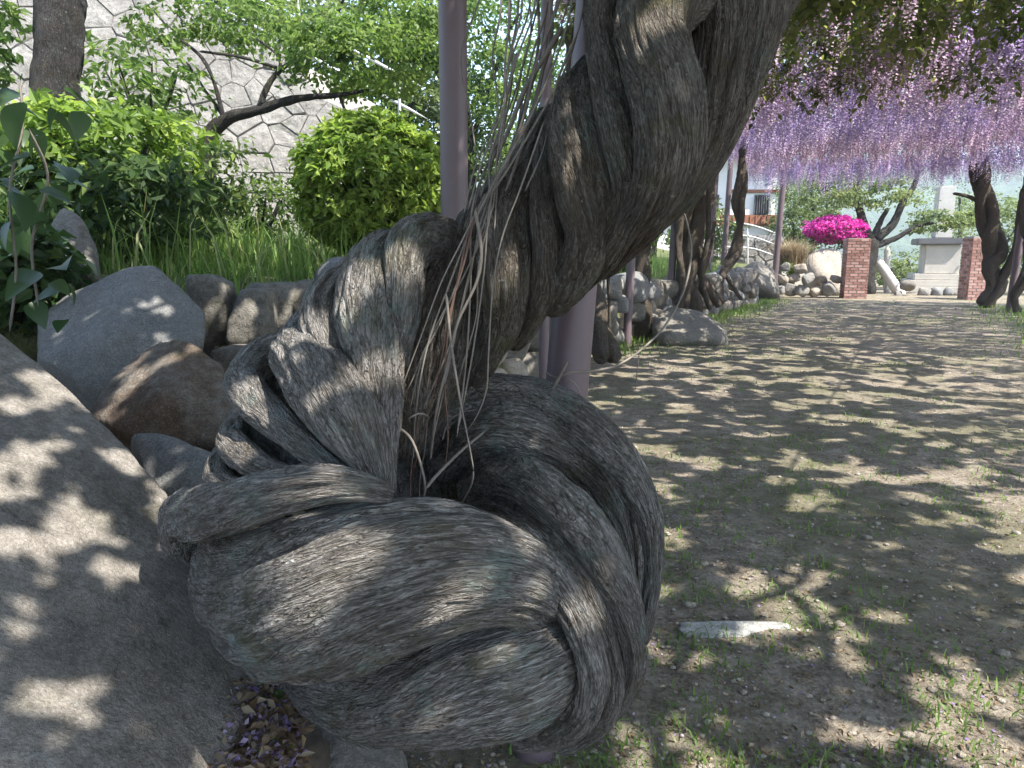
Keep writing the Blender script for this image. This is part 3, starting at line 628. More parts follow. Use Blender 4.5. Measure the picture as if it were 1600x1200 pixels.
# px, py, depth, radius px
S = [
 # upper trunk
 dict(p=[(1420, -520, 1.62, 120), (1300, -260, 1.5, 120), (1180, -60, 1.38, 100), (1140, 80, 1.36, 76), (1105, 190, 1.38, 62), (1065, 272, 1.38, 50), (1005, 338, 1.40, 44), (930, 400, 1.43, 45)], tw=1.2),
 dict(p=[(1200, -200, 1.44, 110), (1080, -70, 1.34, 92), (1022, 40, 1.23, 62), (1042, 150, 1.18, 60), (1046, 235, 1.18, 55), (1020, 312, 1.22, 43), (970, 378, 1.32, 34), (925, 425, 1.4, 30)], tw=0.9, k=1),
 dict(p=[(1080, -160, 1.52, 80), (975, -40, 1.42, 60), (945, 40, 1.34, 32), (952, 125, 1.27, 29), (968, 212, 1.24, 30), (984, 290, 1.245, 30), (970, 352, 1.27, 29), (930, 408, 1.34, 28), (880, 455, 1.42, 26)], tw=0.8, k=1),
 dict(p=[(1000, 60, 1.60, 50), (925, 126, 1.46, 34), (902, 165, 1.38, 42), (900, 225, 1.31, 47), (912, 300, 1.28, 47), (922, 370, 1.295, 40), (895, 435, 1.35, 34), (850, 488, 1.41, 26)], tw=0.9, k=1),
 dict(p=[(930, 140, 1.54, 40), (868, 210, 1.44, 26), (850, 300, 1.36, 23), (856, 390, 1.34, 25), (850, 455, 1.36, 24), (822, 512, 1.41, 19), (795, 540, 1.45, 18)], tw=0.7, k=1),
 dict(p=[(880, 190, 1.58, 50), (828, 265, 1.47, 36), (792, 340, 1.41, 44), (787, 430, 1.37, 46), (782, 500, 1.385, 39), (762, 550, 1.42, 27), (735, 595, 1.48, 20)], tw=0.6, k=1),
 dict(p=[(810, 290, 1.60, 40), (750, 345, 1.51, 32), (722, 420, 1.45, 31), (716, 500, 1.43, 34), (702, 560, 1.44, 33), (675, 622, 1.48, 30), (645, 690, 1.54, 30)], tw=0.6, k=1),
 dict(p=[(760, 370, 1.62, 36), (700, 415, 1.48, 30), (668, 485, 1.43, 33), (650, 560, 1.43, 35), (638, 640, 1.45, 33), (625, 720, 1.48, 32)], tw=0.5, k=1),
 dict(p=[(1150, -150, 1.62, 140), (1040, 60, 1.56, 105), (945, 250, 1.55, 95), (840, 390, 1.57, 82), (740, 500, 1.60, 74), (660, 600, 1.63, 56)], tw=0.4),   # heart of the trunk
 # left column, strands gathering to a waist
 dict(p=[(700, 380, 1.52, 44), (655, 372, 1.42, 44), (634, 400, 1.36, 40), (630, 450, 1.33, 34), (628, 510, 1.32, 27), (618, 580, 1.32, 18)], tw=-0.8),
 dict(p=[(640, 395, 1.50, 40), (592, 405, 1.42, 40), (575, 440, 1.37, 46), (574, 495, 1.325, 50), (586, 560, 1.285, 43), (596, 640, 1.25, 32), (602, 720, 1.20, 20), (606, 775, 1.18, 14)], tw=-0.6, k=1),
 dict(p=[(590, 430, 1.56, 50), (530, 465, 1.45, 44), (512, 510, 1.39, 44), (528, 560, 1.34, 42), (550, 620, 1.30, 40)], tw=-0.5, k=1),
 dict(p=[(520, 500, 1.58, 44), (468, 545, 1.43, 42), (480, 572, 1.34, 50), (508, 605, 1.265, 60), (543, 655, 1.205, 58), (574, 710, 1.17, 38), (596, 760, 1.16, 18)], tw=-0.7, k=1),
 dict(p=[(440, 540, 1.64, 36), (386, 590, 1.50, 32), (396, 622, 1.40, 31), (436, 664, 1.31, 28), (490, 710, 1.235, 23), (540, 742, 1.19, 16), (585, 765, 1.18, 11)], tw=-0.6, k=1),
 dict(p=[(410, 640, 1.6, 40), (362, 682, 1.46, 27), (374, 705, 1.38, 29), (418, 735, 1.30, 26), (475, 755, 1.24, 20)], tw=-0.4),
 dict(p=[(390, 690, 1.6, 44), (345, 740, 1.46, 30), (352, 765, 1.38, 30), (400, 775, 1.32, 30)], tw=-0.4),
 dict(p=[(600, 450, 1.66, 66), (545, 560, 1.58, 75), (525, 640, 1.50, 76), (515, 720, 1.44, 74), (500, 800, 1.38, 76)], tw=0),  # heart
 dict(p=[(500, 560, 1.66, 40), (440, 630, 1.58, 44), (430, 700, 1.50, 46), (470, 760, 1.42, 46)], tw=0),
 # front of the coil
 dict(p=[(300, 845, 1.52, 50), (292, 808, 1.40, 42), (318, 802, 1.26, 44), (370, 790, 1.15, 45), (440, 770, 1.085, 40), (510, 759, 1.065, 32), (565, 762, 1.075, 24), (612, 776, 1.12, 13)], tw=0.7, k=1),
 dict(p=[(400, 860, 1.55, 90), (402, 905, 1.36, 100), (450, 934, 1.25, 120), (525, 922, 1.18, 132), (610, 899, 1.14, 121), (695, 886, 1.14, 106), (765, 893, 1.165, 84), (806, 912, 1.21, 70), (832, 945, 1.29, 54), (840, 990, 1.38, 40)], tw=0.5, k=1),
 dict(p=[(470, 1000, 1.50, 50), (505, 1068, 1.38, 52), (575, 1094, 1.31, 66), (660, 1086, 1.25, 80), (745, 1062, 1.225, 94), (802, 1048, 1.235, 92), (842, 1030, 1.29, 80), (855, 1000, 1.40, 60)], tw=0.7, k=1),
 dict(p=[(560, 1110, 1.45, 50), (640, 1105, 1.34, 56), (740, 1108, 1.30, 52), (820, 1095, 1.32, 50), (860, 1070, 1.38, 44)], tw=0.4, k=1),
 dict(p=[(430, 870, 1.45, 80), (560, 930, 1.40, 110), (700, 960, 1.40, 110), (800, 980, 1.46, 70)], tw=0),   # heart
 # right side of the coil
 dict(p=[(725, 830, 1.55, 28), (756, 828, 1.40, 29), (790, 840, 1.30, 35), (842, 880, 1.25, 33), (888, 940, 1.215, 29), (918, 1008, 1.20, 27), (926, 1065, 1.21, 28), (908, 1112, 1.25, 30), (862, 1140, 1.32, 29), (800, 1148, 1.38, 26)], tw=0.5, k=1),
 dict(p=[(745, 800, 1.58, 32), (785, 800, 1.44, 33), (838, 832, 1.33, 36), (893, 890, 1.285, 32), (932, 960, 1.26, 23), (955, 1030, 1.26, 18), (957, 1085, 1.28, 18), (930, 1135, 1.34, 20), (870, 1165, 1.41, 20)], tw=0.5, k=1),
 dict(p=[(740, 770, 1.62, 40), (786, 752, 1.49, 43), (842, 768, 1.36, 50), (905, 828, 1.30, 47), (955, 904, 1.275, 36), (984, 980, 1.27, 27), (988, 1045, 1.285, 21), (958, 1105, 1.33, 20), (900, 1150, 1.40, 20)], tw=0.5, k=1),
 dict(p=[(690, 730, 1.70, 40), (735, 692, 1.60, 46), (790, 672, 1.51, 46), (865, 694, 1.49, 36), (925, 745, 1.50, 26), (962, 810, 1.50, 20), (980, 880, 1.48, 18), (985, 950, 1.46, 16)], tw=0.5, k=1),
 dict(p=[(640, 690, 1.68, 50), (700, 638, 1.62, 50), (770, 625, 1.58, 44), (845, 635, 1.54, 43), (915, 672, 1.48, 39), (974, 728, 1.44, 32), (1012, 798, 1.41, 23), (1022, 872, 1.39, 15), (1014, 945, 1.38, 13), (998, 1010, 1.37, 14)], tw=0.5, k=1),
 dict(p=[(730, 740, 1.68, 60), (820, 760, 1.60, 60), (890, 830, 1.53, 54), (930, 920, 1.48, 48), (925, 1020, 1.46, 44), (880, 1100, 1.46, 42)], tw=0),  # heart
 dict(p=[(930, 720, 1.56, 36), (985, 800, 1.53, 34), (1000, 880, 1.50, 28), (992, 960, 1.46, 26), (970, 1040, 1.44, 26)], tw=0),
 dict(p=[(640, 620, 1.86, 90), (680, 740, 1.88, 110), (680, 860, 1.84, 110), (730, 960, 1.66, 80), (800, 1000, 1.58, 70)], tw=0),  # back of the hollow
]
for i, s in enumerate(S):
    c = pxctrl(s['p']); c[:, 3] *= 1.0 if (s['tw'] == 0 or 'k' in s) else 0.92; rm = float(np.max(c[:, 3])); heart = s['tw'] == 0
    na = int(np.clip(2*np.pi*rm/0.0042, 64, 230)); st = 0.0065
    if heart: na, st = 72, 0.015
    V, Q, g = tube(c, st, na, s['tw']*2, s.get('a', 0.0038), 0.06, i+1, True, 58, 9, 0.0 if heart else s.get('c', 0.07))
    o = link('trunk_strand', mk_mesh('trunk_strand', V, Q, attrs={'grain': g}), M['bark_upper'] if i < 9 else M['bark'], wt)

# thin shoots hanging round the trunk: px, py, depth + width px
SH = [
 ([(905, -60, 1.40), (880, 60, 1.36), (830, 180, 1.30), (775, 280, 1.27), (735, 360, 1.27), (700, 450, 1.28), (668, 540, 1.28), (650, 640, 1.30), (645, 720, 1.36)], 5),
 ([(925, -40, 1.42), (890, 90, 1.36), (850, 170, 1.33), (790, 270, 1.29), (745, 335, 1.27), (722, 420, 1.27), (690, 500, 1.28), (660, 560, 1.29), (640, 640, 1.31)], 5),
 ([(742, 325, 1.26), (752, 390, 1.25), (745, 440, 1.25), (715, 505, 1.26), (698, 575, 1.27), (682, 640, 1.30), (672, 720, 1.38)], 8),
 ([(850, 190, 1.30), (815, 290, 1.27), (785, 370, 1.27), (770, 450, 1.27), (763, 560, 1.27), (760, 610, 1.28), (745, 650, 1.30), (728, 675, 1.33)], 4),
 ([(697, 455, 1.26), (704, 530, 1.26), (718, 620, 1.27), (732, 690, 1.29), (740, 735, 1.31)], 6),
 ([(612, 664, 1.27), (638, 680, 1.28), (654, 715, 1.29), (664, 765, 1.31), (650, 800, 1.34)], 7),
 ([(636, 655, 1.28), (655, 646, 1.29), (670, 652, 1.32), (660, 662, 1.34)], 5),
 ([(664, 765, 1.31), (680, 745, 1.34), (720, 705, 1.40), (760, 672, 1.46)], 8),
 ([(745, 320, 1.27), (728, 400, 1.26), (705, 480, 1.26), (690, 560, 1.28), (676, 620, 1.31), (655, 700, 1.36), (640, 760, 1.42)], 4),
 ([(760, 300, 1.28), (720, 380, 1.26), (690, 440, 1.26), (660, 520, 1.28), (630, 600, 1.30), (612, 650, 1.34)], 4),
 ([(735, 345, 1.27), (715, 440, 1.26), (700, 520, 1.27), (695, 600, 1.29), (700, 680, 1.33), (694, 740, 1.38)], 4),
 ([(870, -50, 1.5), (855, 60, 1.45), (840, 150, 1.40), (800, 230, 1.34), (762, 300, 1.30)], 6),
 ([(835, -60, 1.6), (842, 60, 1.55), (820, 160, 1.48), (795, 240, 1.40), (765, 310, 1.32)], 7),
 ([(800, -60, 1.7), (795, 40, 1.65), (800, 120, 1.55), (785, 210, 1.46), (770, 280, 1.38), (752, 320, 1.32)], 5),
 ([(890, -60, 1.45), (868, 20, 1.42), (838, 100, 1.38), (812, 200, 1.35), (775, 290, 1.30), (740, 345, 1.28)], 5),
 ([(915, -50, 1.38), (905, 40, 1.36), (870, 130, 1.34), (850, 230, 1.33), (820, 300, 1.30)], 6),
 ([(855, -50, 1.48), (862, 50, 1.46), (845, 120, 1.42), (815, 230, 1.37), (790, 300, 1.32)], 9),
 ([(820, -40, 1.56), (830, 40, 1.53), (815, 110, 1.50), (788, 190, 1.45), (760, 260, 1.40), (742, 320, 1.32)], 4),
 ([(760, -30, 1.9), (738, 30, 1.92), (722, 75, 1.95), (722, 120, 1.97), (735, 180, 1.9), (744, 240, 1.8)], 4),
 ([(880, 40, 1.42), (850, 90, 1.40), (820, 140, 1.40), (800, 190, 1.40), (778, 240, 1.38)], 12),
 ([(808, 80, 1.5), (790, 160, 1.45), (776, 230, 1.4), (750, 310, 1.34)], 8),
 ([(690, 690, 1.42), (700, 660, 1.40), (720, 645, 1.38), (745, 640, 1.36)], 4),
 ([(640, 790, 1.42), (642, 740, 1.42), (648, 690, 1.42), (655, 640, 1.40)], 4),
 ([(655, 800, 1.45), (656, 750, 1.44), (664, 700, 1.43), (668, 650, 1.41)], 3),
 ([(740, 735, 1.31), (735, 760, 1.34), (715, 800, 1.40), (705, 840, 1.46)], 5),
 ([(860, 612, 1.52), (872, 592, 1.50), (888, 563, 1.48)], 9),
 ([(850, 580, 1.53), (868, 590, 1.51), (890, 582, 1.50), (925, 580, 1.52), (970, 568, 1.6), (1015, 535, 1.7), (1045, 500, 1.78), (1070, 450, 1.85), (1080, 395, 1.9), (1074, 350, 1.9), (1062, 318, 1.88)], 6),
 ([(885, 590, 1.50), (900, 602, 1.50), (908, 620, 1.50)], 5),
 ([(1000, 545, 1.68), (996, 575, 1.68), (993, 610, 1.69)], 3),
]
for k in range(11):
    x0 = random.uniform(770, 925); y0 = -60; e = random.uniform(720, 775); f = random.uniform(300, 360); dd = random.uniform(1.30, 1.62)
    pts = [(x0, y0, dd+.12)]
    for j in range(1, 5):
        u = j/5; pts.append((x0+(e-x0)*u**1.35+random.uniform(-9, 9), y0+(f-y0)*u, dd+.12-(dd+.12-1.29)*u+random.uniform(-.02, .02)))
    pts.append((e, f, 1.28))
    if k % 2 == 0:
        xe, ye = random.uniform(630, 735), random.uniform(560, 760); n_ = 3
        for j in range(1, n_+1): pts.append((e+(xe-e)*j/n_+random.uniform(-10, 10), f+(ye-f)*j/n_, 1.26+.05*j/n_+random.uniform(0, .03)))
    SH.append((pts, random.uniform(3, 5.5)))
for i, (p, w) in enumerate(SH):
    c = pxctrl([(*q, w*.34) for q in p]); c[:, 3] *= np.linspace(1.1, 0.75, len(c))
    V, Q, g = tube(c, .012, 8, amp=0.0008, seed=i+1, kc=300, ka=30)
    link('shoot', mk_mesh('shoot', V, Q, attrs={'grain': g}), M['shoot_red'] if i in (8, 10, 22) else M['shoot'], wt)

# ------------------------------------------------------------------ other wisteria trunks in the row
def rope_tree(label, pts, nstr, turns, extra=(), mat='bark_far', step=.05, na=18):
    c = np.array([np.append(UY(p[0], p[1], p[2]), p[3]*p[2]/FPX) for p in pts]); b_ = c[0, :3].copy()
    t = thing('wisteria_tree', label, 'tree', (b_[0], b_[1], 0), 'wisteria trunks along the pergola')
    for k, r in enumerate(rope_ctrl(c, nstr, turns)):
        V, Q, g = tube(r, step, na, 2, .008, .12, k+3, kc=25, ka=3); link('trunk_strand', mk_mesh('trunk_strand', V, Q, attrs={'grain': g}), M[mat], t)
    for k, e in enumerate(extra):
        e = np.array([np.append(UY(p[0], p[1], p[2]), p[3]*p[2]/FPX) for p in e])
        V, Q, g = tube(e, step, 12, 1, .006, .1, k+33, kc=25, ka=3); link('branch', mk_mesh('branch', V, Q, attrs={'grain': g}), M[mat], t)
    return t
rope_tree('upright wisteria trunk wound in tight spirals beside a post', [(1006, 545, 11, 16), (1002, 490, 11, 14), (1000, 430, 11, 13), (1002, 370, 11, 13), (1000, 300, 11, 12), (1002, 150, 11, 11), (1010, 60, 11, 9)], 3, 2.6)
rope_tree('gnarled wisteria with many loose stems spreading at the top', [(1085, 505, 12.5, 16), (1072, 440, 12.5, 14), (1080, 390, 12.5, 16), (1078, 330, 12.5, 22), (1082, 270, 12.5, 26), (1070, 180, 12.5, 20)], 4, 1.1,
          [[(1125, 480, 13, 6), (1100, 440, 12.8, 6), (1090, 400, 12.6, 6), (1098, 340, 12.5, 5), (1092, 280, 12.5, 5)], [(1060, 500, 12, 5), (1066, 440, 12, 5), (1060, 380, 12.2, 6), (1068, 300, 12.3, 7)],
           [(1110, 485, 12.6, 4), (1096, 430, 12.4, 4), (1106, 370, 12.3, 4), (1108, 290, 12.3, 4)]])
rope_tree('slender wavy wisteria trunk in front of the house', [(1122, 475, 15.5, 7), (1132, 425, 16, 8), (1150, 390, 16, 8), (1158, 350, 16, 8), (1154, 315, 16, 9), (1160, 280, 16, 9), (1158, 200, 16, 8)], 2, 1.5,
          [[(1160, 470, 16, 3), (1140, 440, 16, 3), (1128, 420, 16, 3)]])
rope_tree('thick twisted wisteria trunk in front of the right brick pillar', [(1538, 482, 18, 14), (1556, 448, 18, 13), (1548, 420, 18, 12), (1556, 395, 18, 14), (1550, 360, 18, 16), (1540, 325, 18, 14), (1532, 290, 18, 13), (1528, 220, 18, 10)], 3, 1.3,
          [[(1555, 445, 18, 7), (1575, 420, 17.8, 8), (1592, 385, 17.6, 9), (1598, 340, 17.6, 9), (1606, 290, 17.6, 9)], [(1545, 325, 18, 4), (1515, 308, 18, 3), (1488, 302, 18, 2)]])
rope_tree('short wisteria trunk leaning out beside the right post', [(1590, 492, 16.2, 7), (1586, 465, 16.2, 8), (1600, 440, 16.2, 9), (1612, 400, 16.2, 10), (1606, 340, 16.2, 11), (1612, 270, 16.2, 11)], 2, 1.2)
rope_tree('thin dark wisteria stem climbing between two posts', [(955, 545, 9.5, 3), (952, 470, 9.6, 3), (950, 400, 9.6, 3), (956, 300, 9.6, 3), (950, 120, 9.6, 3)], 2, 1.5, step=.08, na=8)
rope_tree('dark leaning wisteria stem with crossing shoots behind the posts', [(1112, 480, 13.6, 7), (1094, 440, 13.8, 7), (1088, 400, 13.9, 6), (1100, 350, 14, 6), (1112, 290, 14, 7), (1110, 200, 14, 6)], 2, 1.6,
          [[(1060, 495, 13, 3), (1085, 450, 13.2, 3), (1105, 410, 13.4, 3), (1118, 340, 13.6, 3)], [(1130, 475, 14, 3), (1110, 445, 13.9, 3), (1092, 420, 13.8, 3)]])
rope_tree('low twisted wisteria root stump behind the thick post', [(952, 565, 7.2, 18), (944, 530, 7.4, 20), (934, 500, 7.6, 19), (925, 460, 7.8, 14), (915, 400, 8, 10), (900, 250, 8, 8), (890, 40, 8, 8)], 3, 1.0)

# ------------------------------------------------------------------ wisteria canopy over the pergola
can = thing('wisteria_canopy', 'wisteria canopy of green leaves and hanging lilac flower racemes over the path', 'canopy', (4, 10, PZ))
def in_can(x, y, leaf=True):
    t = (x-o0[0])*ax[0]+(y-o0[1])*ax[1]; q = (x-o0[0])*pr[0]+(y-o0[1])*pr[1]
    le = np.interp(t, [-16, -10, -8.0, -6, -4, 0, 14], [-1.0, -0.6, 0.9, 1.0, 0.4, -0.5, -0.5])
    return (t > -15) & (t < 13) & (q > le) & (q < 8.6), t, q
n = 400000; x = rng.uniform(-12, 24, n); y = rng.uniform(-9, 25, n)
ok, t, q = in_can(x, y); x, y, t, q = x[ok], y[ok], t[ok], q[ok]
keep = rng.random(len(x)) < np.where(t > 2, 0.35, np.where(q > 6.5, .3, 1.0))*0.62
x, y, t, q = x[keep], y[keep], t[keep], q[keep]
n = len(x); z = PZ+0.12+0.28*rng.random(n)+0.25*(fbm(np.stack([x*.7, y*.7, 0*x], -1), 2, 5)-.5)-np.where((t > -3) & (t < 1.8) & (rng.random(n) < .5), 0.75*rng.random(n), 0)
# each frond: rachis with leaflets in pairs
nl = 11; az = rng.uniform(0, 2*np.pi, n); dip = rng.uniform(-1.0, 0.15, n)
rd = np.stack([np.cos(az)*np.cos(dip), np.sin(az)*np.cos(dip), np.sin(dip)], -1)
sd_ = np.cross(rd, np.array((0, 0, 1.0))); sd_ /= np.linalg.norm(sd_, axis=1)[:, None]
fl = rng.uniform(.26, .40, n); P0 = np.stack([x, y, z], -1); fv = np.clip(0.45+.25*rng.normal(size=n), 0, 1)
Ps, Ds, Ns, Ls, Vs = [], [], [], [], []
for k in range(nl):
    f = (k//2+1)/(nl//2+1) if k < nl-1 else 1.0; sg = (1 if k % 2 else -1) if k < nl-1 else 0
    Ps.append(P0+rd*(fl*f)[:, None]+np.array((0, 0, -1.0))*(0.25*fl*f*f)[:, None])
    d = rd*(0.55 if sg else 1)+sd_*sg*0.8+np.array((0, 0, -0.25))+0.25*rng.normal(size=(n, 3)); Ds.append(d)
    Ns.append(np.array((0, 0, 1.0))+0.45*rng.normal(size=(n, 3))); Ls.append(fl*rng.uniform(.26, .36, n)); Vs.append(np.clip(fv+.1*rng.normal(size=n), 0, 1))
Ps, Ds, Ns, Ls, Vs = [np.concatenate(a) for a in (Ps, Ds, Ns, Ls, Vs)]
gx = Ps[:, 0]+Ds[:, 0]*.04-(Ps[:, 2]-PZ)*SDIR.x/SDIR.z; gy = Ps[:, 1]+Ds[:, 1]*.04-(Ps[:, 2]-PZ)*SDIR.y/SDIR.z   # gaps cut along the sun direction, so its light gets through the leaves
tt_ = np.tile(t, nl); qq_ = np.tile(q, nl)
gapn = .86*fbm(np.stack([gx*6.3, gy*6.3, 0*gx], -1), 2, 91)+.14*fbm(np.stack([gx*1.3, gy*1.3, 0*gx], -1), 2, 17); thr = np.quantile(gapn, .34)
gapn -= np.where(tt_ > -2.5, .055, 0)
tg = (gx-o0[0])*ax[0]+(gy-o0[1])*ax[1]; qg = (gx-o0[0])*pr[0]+(gy-o0[1])*pr[1]
gapn += np.where((tg > -9.9) & (tg < -8.6) & (qg > 3.8) & (qg < 5.6), .09, 0)  # fewer random gaps where the sun-patch openings are placed
gapn += np.where((tt_ > -9.6) & (tt_ < -6.6) & (qq_ > 1.2) & (qq_ < 3.3), .07, 0)  # leaf cover thickened here to put the left boulders in shade
kp = rng.random(len(Ls)) < np.clip((gapn-thr)*40, 0.006, 1)
# openings added in unseen leaves up-sun, to put sun patches on trunk and boulders
for (a, b_, d, r) in [(640, 385, 1.30, 26), (478, 560, 1.36, 30), (540, 612, 1.20, 36), (590, 575, 1.23, 20), (512, 500, 1.33, 18), (370, 690, 1.36, 24), (366, 620, 1.40, 12), (455, 925, 1.12, 26), (466, 980, 1.12, 28),
      (432, 850, 1.14, 13), (675, 1020, 1.07, 22), (822, 920, 1.13, 14), (930, 925, 1.20, 14), (905, 150, 1.33, 14), (1010, 60, 1.18, 14),
      (15, 780, 1.62, 55), (110, 850, 1.52, 60), (40, 920, 1.45, 50), (180, 905, 1.47, 45), (245, 965, 1.45, 32), (245, 800, 1.70, 18), (175, 745, 1.76, 20), (60, 665, 1.85, 26), (110, 705, 1.80, 16), (312, 862, 1.66, 12), (205, 1015, 1.32, 22),
      (140, 1110, 1.15, 18), (20, 700, 1.8, 22), (300, 1010, 1.45, 10), (330, 1080, 1.42, 12), (20, 1000, 1.3, 25), (285, 890, 1.6, 12), (60, 600, 1.92, 12), (245, 540, 2.3, 14), (150, 470, 2.9, 10), (50, 1160, 1.05, 16), (250, 1120, 1.2, 12)]:
    X = U(a, b_, d); k_ = (PZ-X[2])/SDIR.z; cx, cy = X[0]+SDIR.x*k_, X[1]+SDIR.y*k_
    kp &= np.hypot(gx-cx, gy-cy) > (r*.62*d/FPX+.026 if a < 335 else r*d/FPX+.042)
Ps, Ds, Ns, Ls, Vs = Ps[kp], Ds[kp], Ns[kp], Ls[kp], Vs[kp]
V, T = leaf_geo(Ps, Ds, Ns, Ls, Ls*.6)
link('leaves', mk_mesh('leaves', V, tris=T, attrs={'var': np.repeat(Vs, 4)}), M['leaf_wist'], can, 'stuff')
# woody stems lying on the bars
st = Acc()
for k in range(46):
    t0 = random.uniform(-14, 11); q0 = random.uniform(0, 7); a = random.uniform(-.6, .6); p = o0+ax*t0+pr*q0; c = []
    for j in range(7):
        c.append((*(p+np.array((0, 0, PZ+.12+random.uniform(-.06, .12)))), .035*(1-.09*j))); p = p+(ax*math.cos(a)+pr*math.sin(a))*.55; a += random.uniform(-.5, .5)
    V, Q, g = tube(c, .1, 8, amp=.003, seed=k); st.add(V, Q, grain=g)
link('stems', st.mesh('stems'), M['bark_far'], can, 'stuff')

def raceme_geo(seed, L=0.5, nf=46):
    rs = np.random.default_rng(seed); f = (np.arange(nf)+rs.random(nf))/nf
    a = np.arange(nf)*2.4+rs.random(nf); wd = L*0.15*(1-f*0.82)+.008
    P = np.stack([np.cos(a)*wd*.55, np.sin(a)*wd*.55, -f*L], -1)
    D = np.stack([np.cos(a), np.sin(a), rs.uniform(-.7, .3, nf)], -1); N = np.stack([rs.normal(0, .5, nf), rs.normal(0, .5, nf), np.ones(nf)], -1)
    s = (0.040*(1-.55*f)+.008)*(L/.5)**.5
    V, T = leaf_geo(P, D, N, s, s*1.05, .3); v = np.repeat(np.clip(.25+.5*f+.2*rs.normal(size=nf), 0, 1), 4)
    V2, Q2, _ = tube([(0, 0, .12, .002), (0, 0, -L*.5, .002), (0, 0, -L, .001)], .3, 3, cap=False)
    T2 = np.concatenate([Q2[:, [0, 1, 2]], Q2[:, [0, 2, 3]]])
    return np.vstack([V, V2]), np.vstack([T, T2+len(V)]), np.concatenate([v, np.full(len(V2), .3)])
RAC = [raceme_geo(k, L) for k, L in enumerate((.42, .5, .58, .66, .48, .36))]
n = 24000; x = rng.uniform(-2, 24, n); y = rng.uniform(3, 25, n); ok, t, q = in_can(x, y)
start = -0.6+1.8*fbm(np.stack([q*.6, 0*q, 0*q], -1), 2, 6)
ok &= (t > start) & (t < 12.8) & (rng.random(n) < .75); ok |= in_can(x, y)[0] & (t > -4) & (t <= start) & (rng.random(n) < .13)
x, y, t, q = x[ok], y[ok], t[ok], q[ok]; pk = fbm(np.stack([x*.45, y*.45, 0*x], -1), 2, 44)+.06*rng.normal(size=len(x)) > .56
pm = [mk_mesh('raceme', *(RAC[k][0], None, RAC[k][1]), {'var': RAC[k][2]}) for k in range(6)]
pmp = [m.copy() for m in pm]
for m in pm: m.materials.append(M['petal'])
for m in pmp: m.materials.append(M['petal_pink'])
# the racemes whose tips show lowest, singly; the rest as one mass each
order = np.argsort(-t+0.25*rng.random(len(t))); single = set(order[:300].tolist())
acc = {False: Acc(), True: Acc()}
for i in range(len(x)):
    k = int(rng.integers(0, 6)); z = PZ+.02+rng.uniform(-.18, .08)-(.32 if t[i] > 10 else .12); a = rng.uniform(0, 6.28); s = rng.uniform(.85, 1.2)
    if i in single:
        o = bpy.data.objects.new('raceme', (pmp if pk[i] else pm)[k]); COL.objects.link(o); o.location = (x[i], y[i], z); o.rotation_euler = (rng.uniform(-.08, .08), rng.uniform(-.08, .08), a); o.scale = (s, s, s); setpar(o, can)
    else:
        V, T, v = RAC[k]; c_, s_ = math.cos(a)*s, math.sin(a)*s
        acc[bool(pk[i])].add(np.column_stack([V[:, 0]*c_-V[:, 1]*s_+x[i], V[:, 0]*s_+V[:, 1]*c_+y[i], V[:, 2]*s+z]), tris=T, var=v)
for p_, nm in ((False, 'lilac_racemes'), (True, 'pink_racemes')):
    if acc[p_].V: link(nm, acc[p_].mesh(nm), M['petal_pink' if p_ else 'petal'], can, 'stuff')
print('RACEMES', len(x), 'FRONDS', len(fl))

# ------------------------------------------------------------------ vegetation on the bank
def bush(label, px, py, d, rx, rz_, nclump, nleaf, L, W, mat, cat='shrub', vb=.5, shell=.7, name='shrub', group=None, csz=.22):
    c = U(px, py, d); rx = rx*d/FPX; rz_ = rz_*d/FPX
    t = thing(name, label, cat, (c[0], c[1], c[2]-rz_), group)
    a = Acc(); crown(a, c, (rx, rx, rz_), nclump, nleaf, L, W, shell, csz, vb)
    link('foliage', a.mesh('foliage', False), M[mat], t)
    st = Acc()
    for k in range(7):
        an = k*.9; e = c+np.array((math.cos(an)*rx*.6, math.sin(an)*rx*.6, rz_*.3))
        b_ = np.array((c[0], c[1], c[2]-rz_*1.05)); V, Q, g = tube([(*b_, .02), (*(b_*.5+e*.5+np.array((0, 0, -.05))), .014), (*e, .006)], .08, 6); st.add(V, Q, grain=g)
    link('stems', st.mesh('stems'), M['bark_dark'], t)
    return t
bush('clipped round azalea shrub bright green in the sun', 582, 290, 6.0, 112, 104, 420, 24000, .072, .034, 'leaf_shrub', vb=.72, shell=.80, csz=.085)
bush('low yellow-green leafy shrub in front of the masonry wall', 150, 235, 5.0, 150, 62, 90, 3600, .085, .04, 'leaf_shrub', vb=.45, csz=.2)
bush('dark glossy evergreen shrub below the yellow-green shrub', 150, 320, 4.7, 170, 70, 80, 3200, .085, .04, 'leaf_dark', vb=.4, csz=.2)
bush('loose leafy shrub at the foot of the small crooked tree', 290, 270, 6.2, 80, 75, 60, 1800, .08, .035, 'leaf_dark', vb=.7, csz=.25)
bush('dark leafy shrub crowding the upright rock', 20, 430, 3.2, 80, 75, 60, 1300, .08, .05, 'leaf_dark', vb=.25, csz=.25)

bush('sparse leafy saplings sprouting before the masonry wall', 225, 130, 6.4, 95, 85, 40, 700, .085, .04, 'leaf_bright', vb=.5, shell=.3, csz=.2)
bush('tangled weeds between the crooked tree and the round azalea', 400, 320, 6.6, 75, 50, 50, 900, .075, .025, 'leaf_bright', vb=.6, shell=.3, csz=.25)

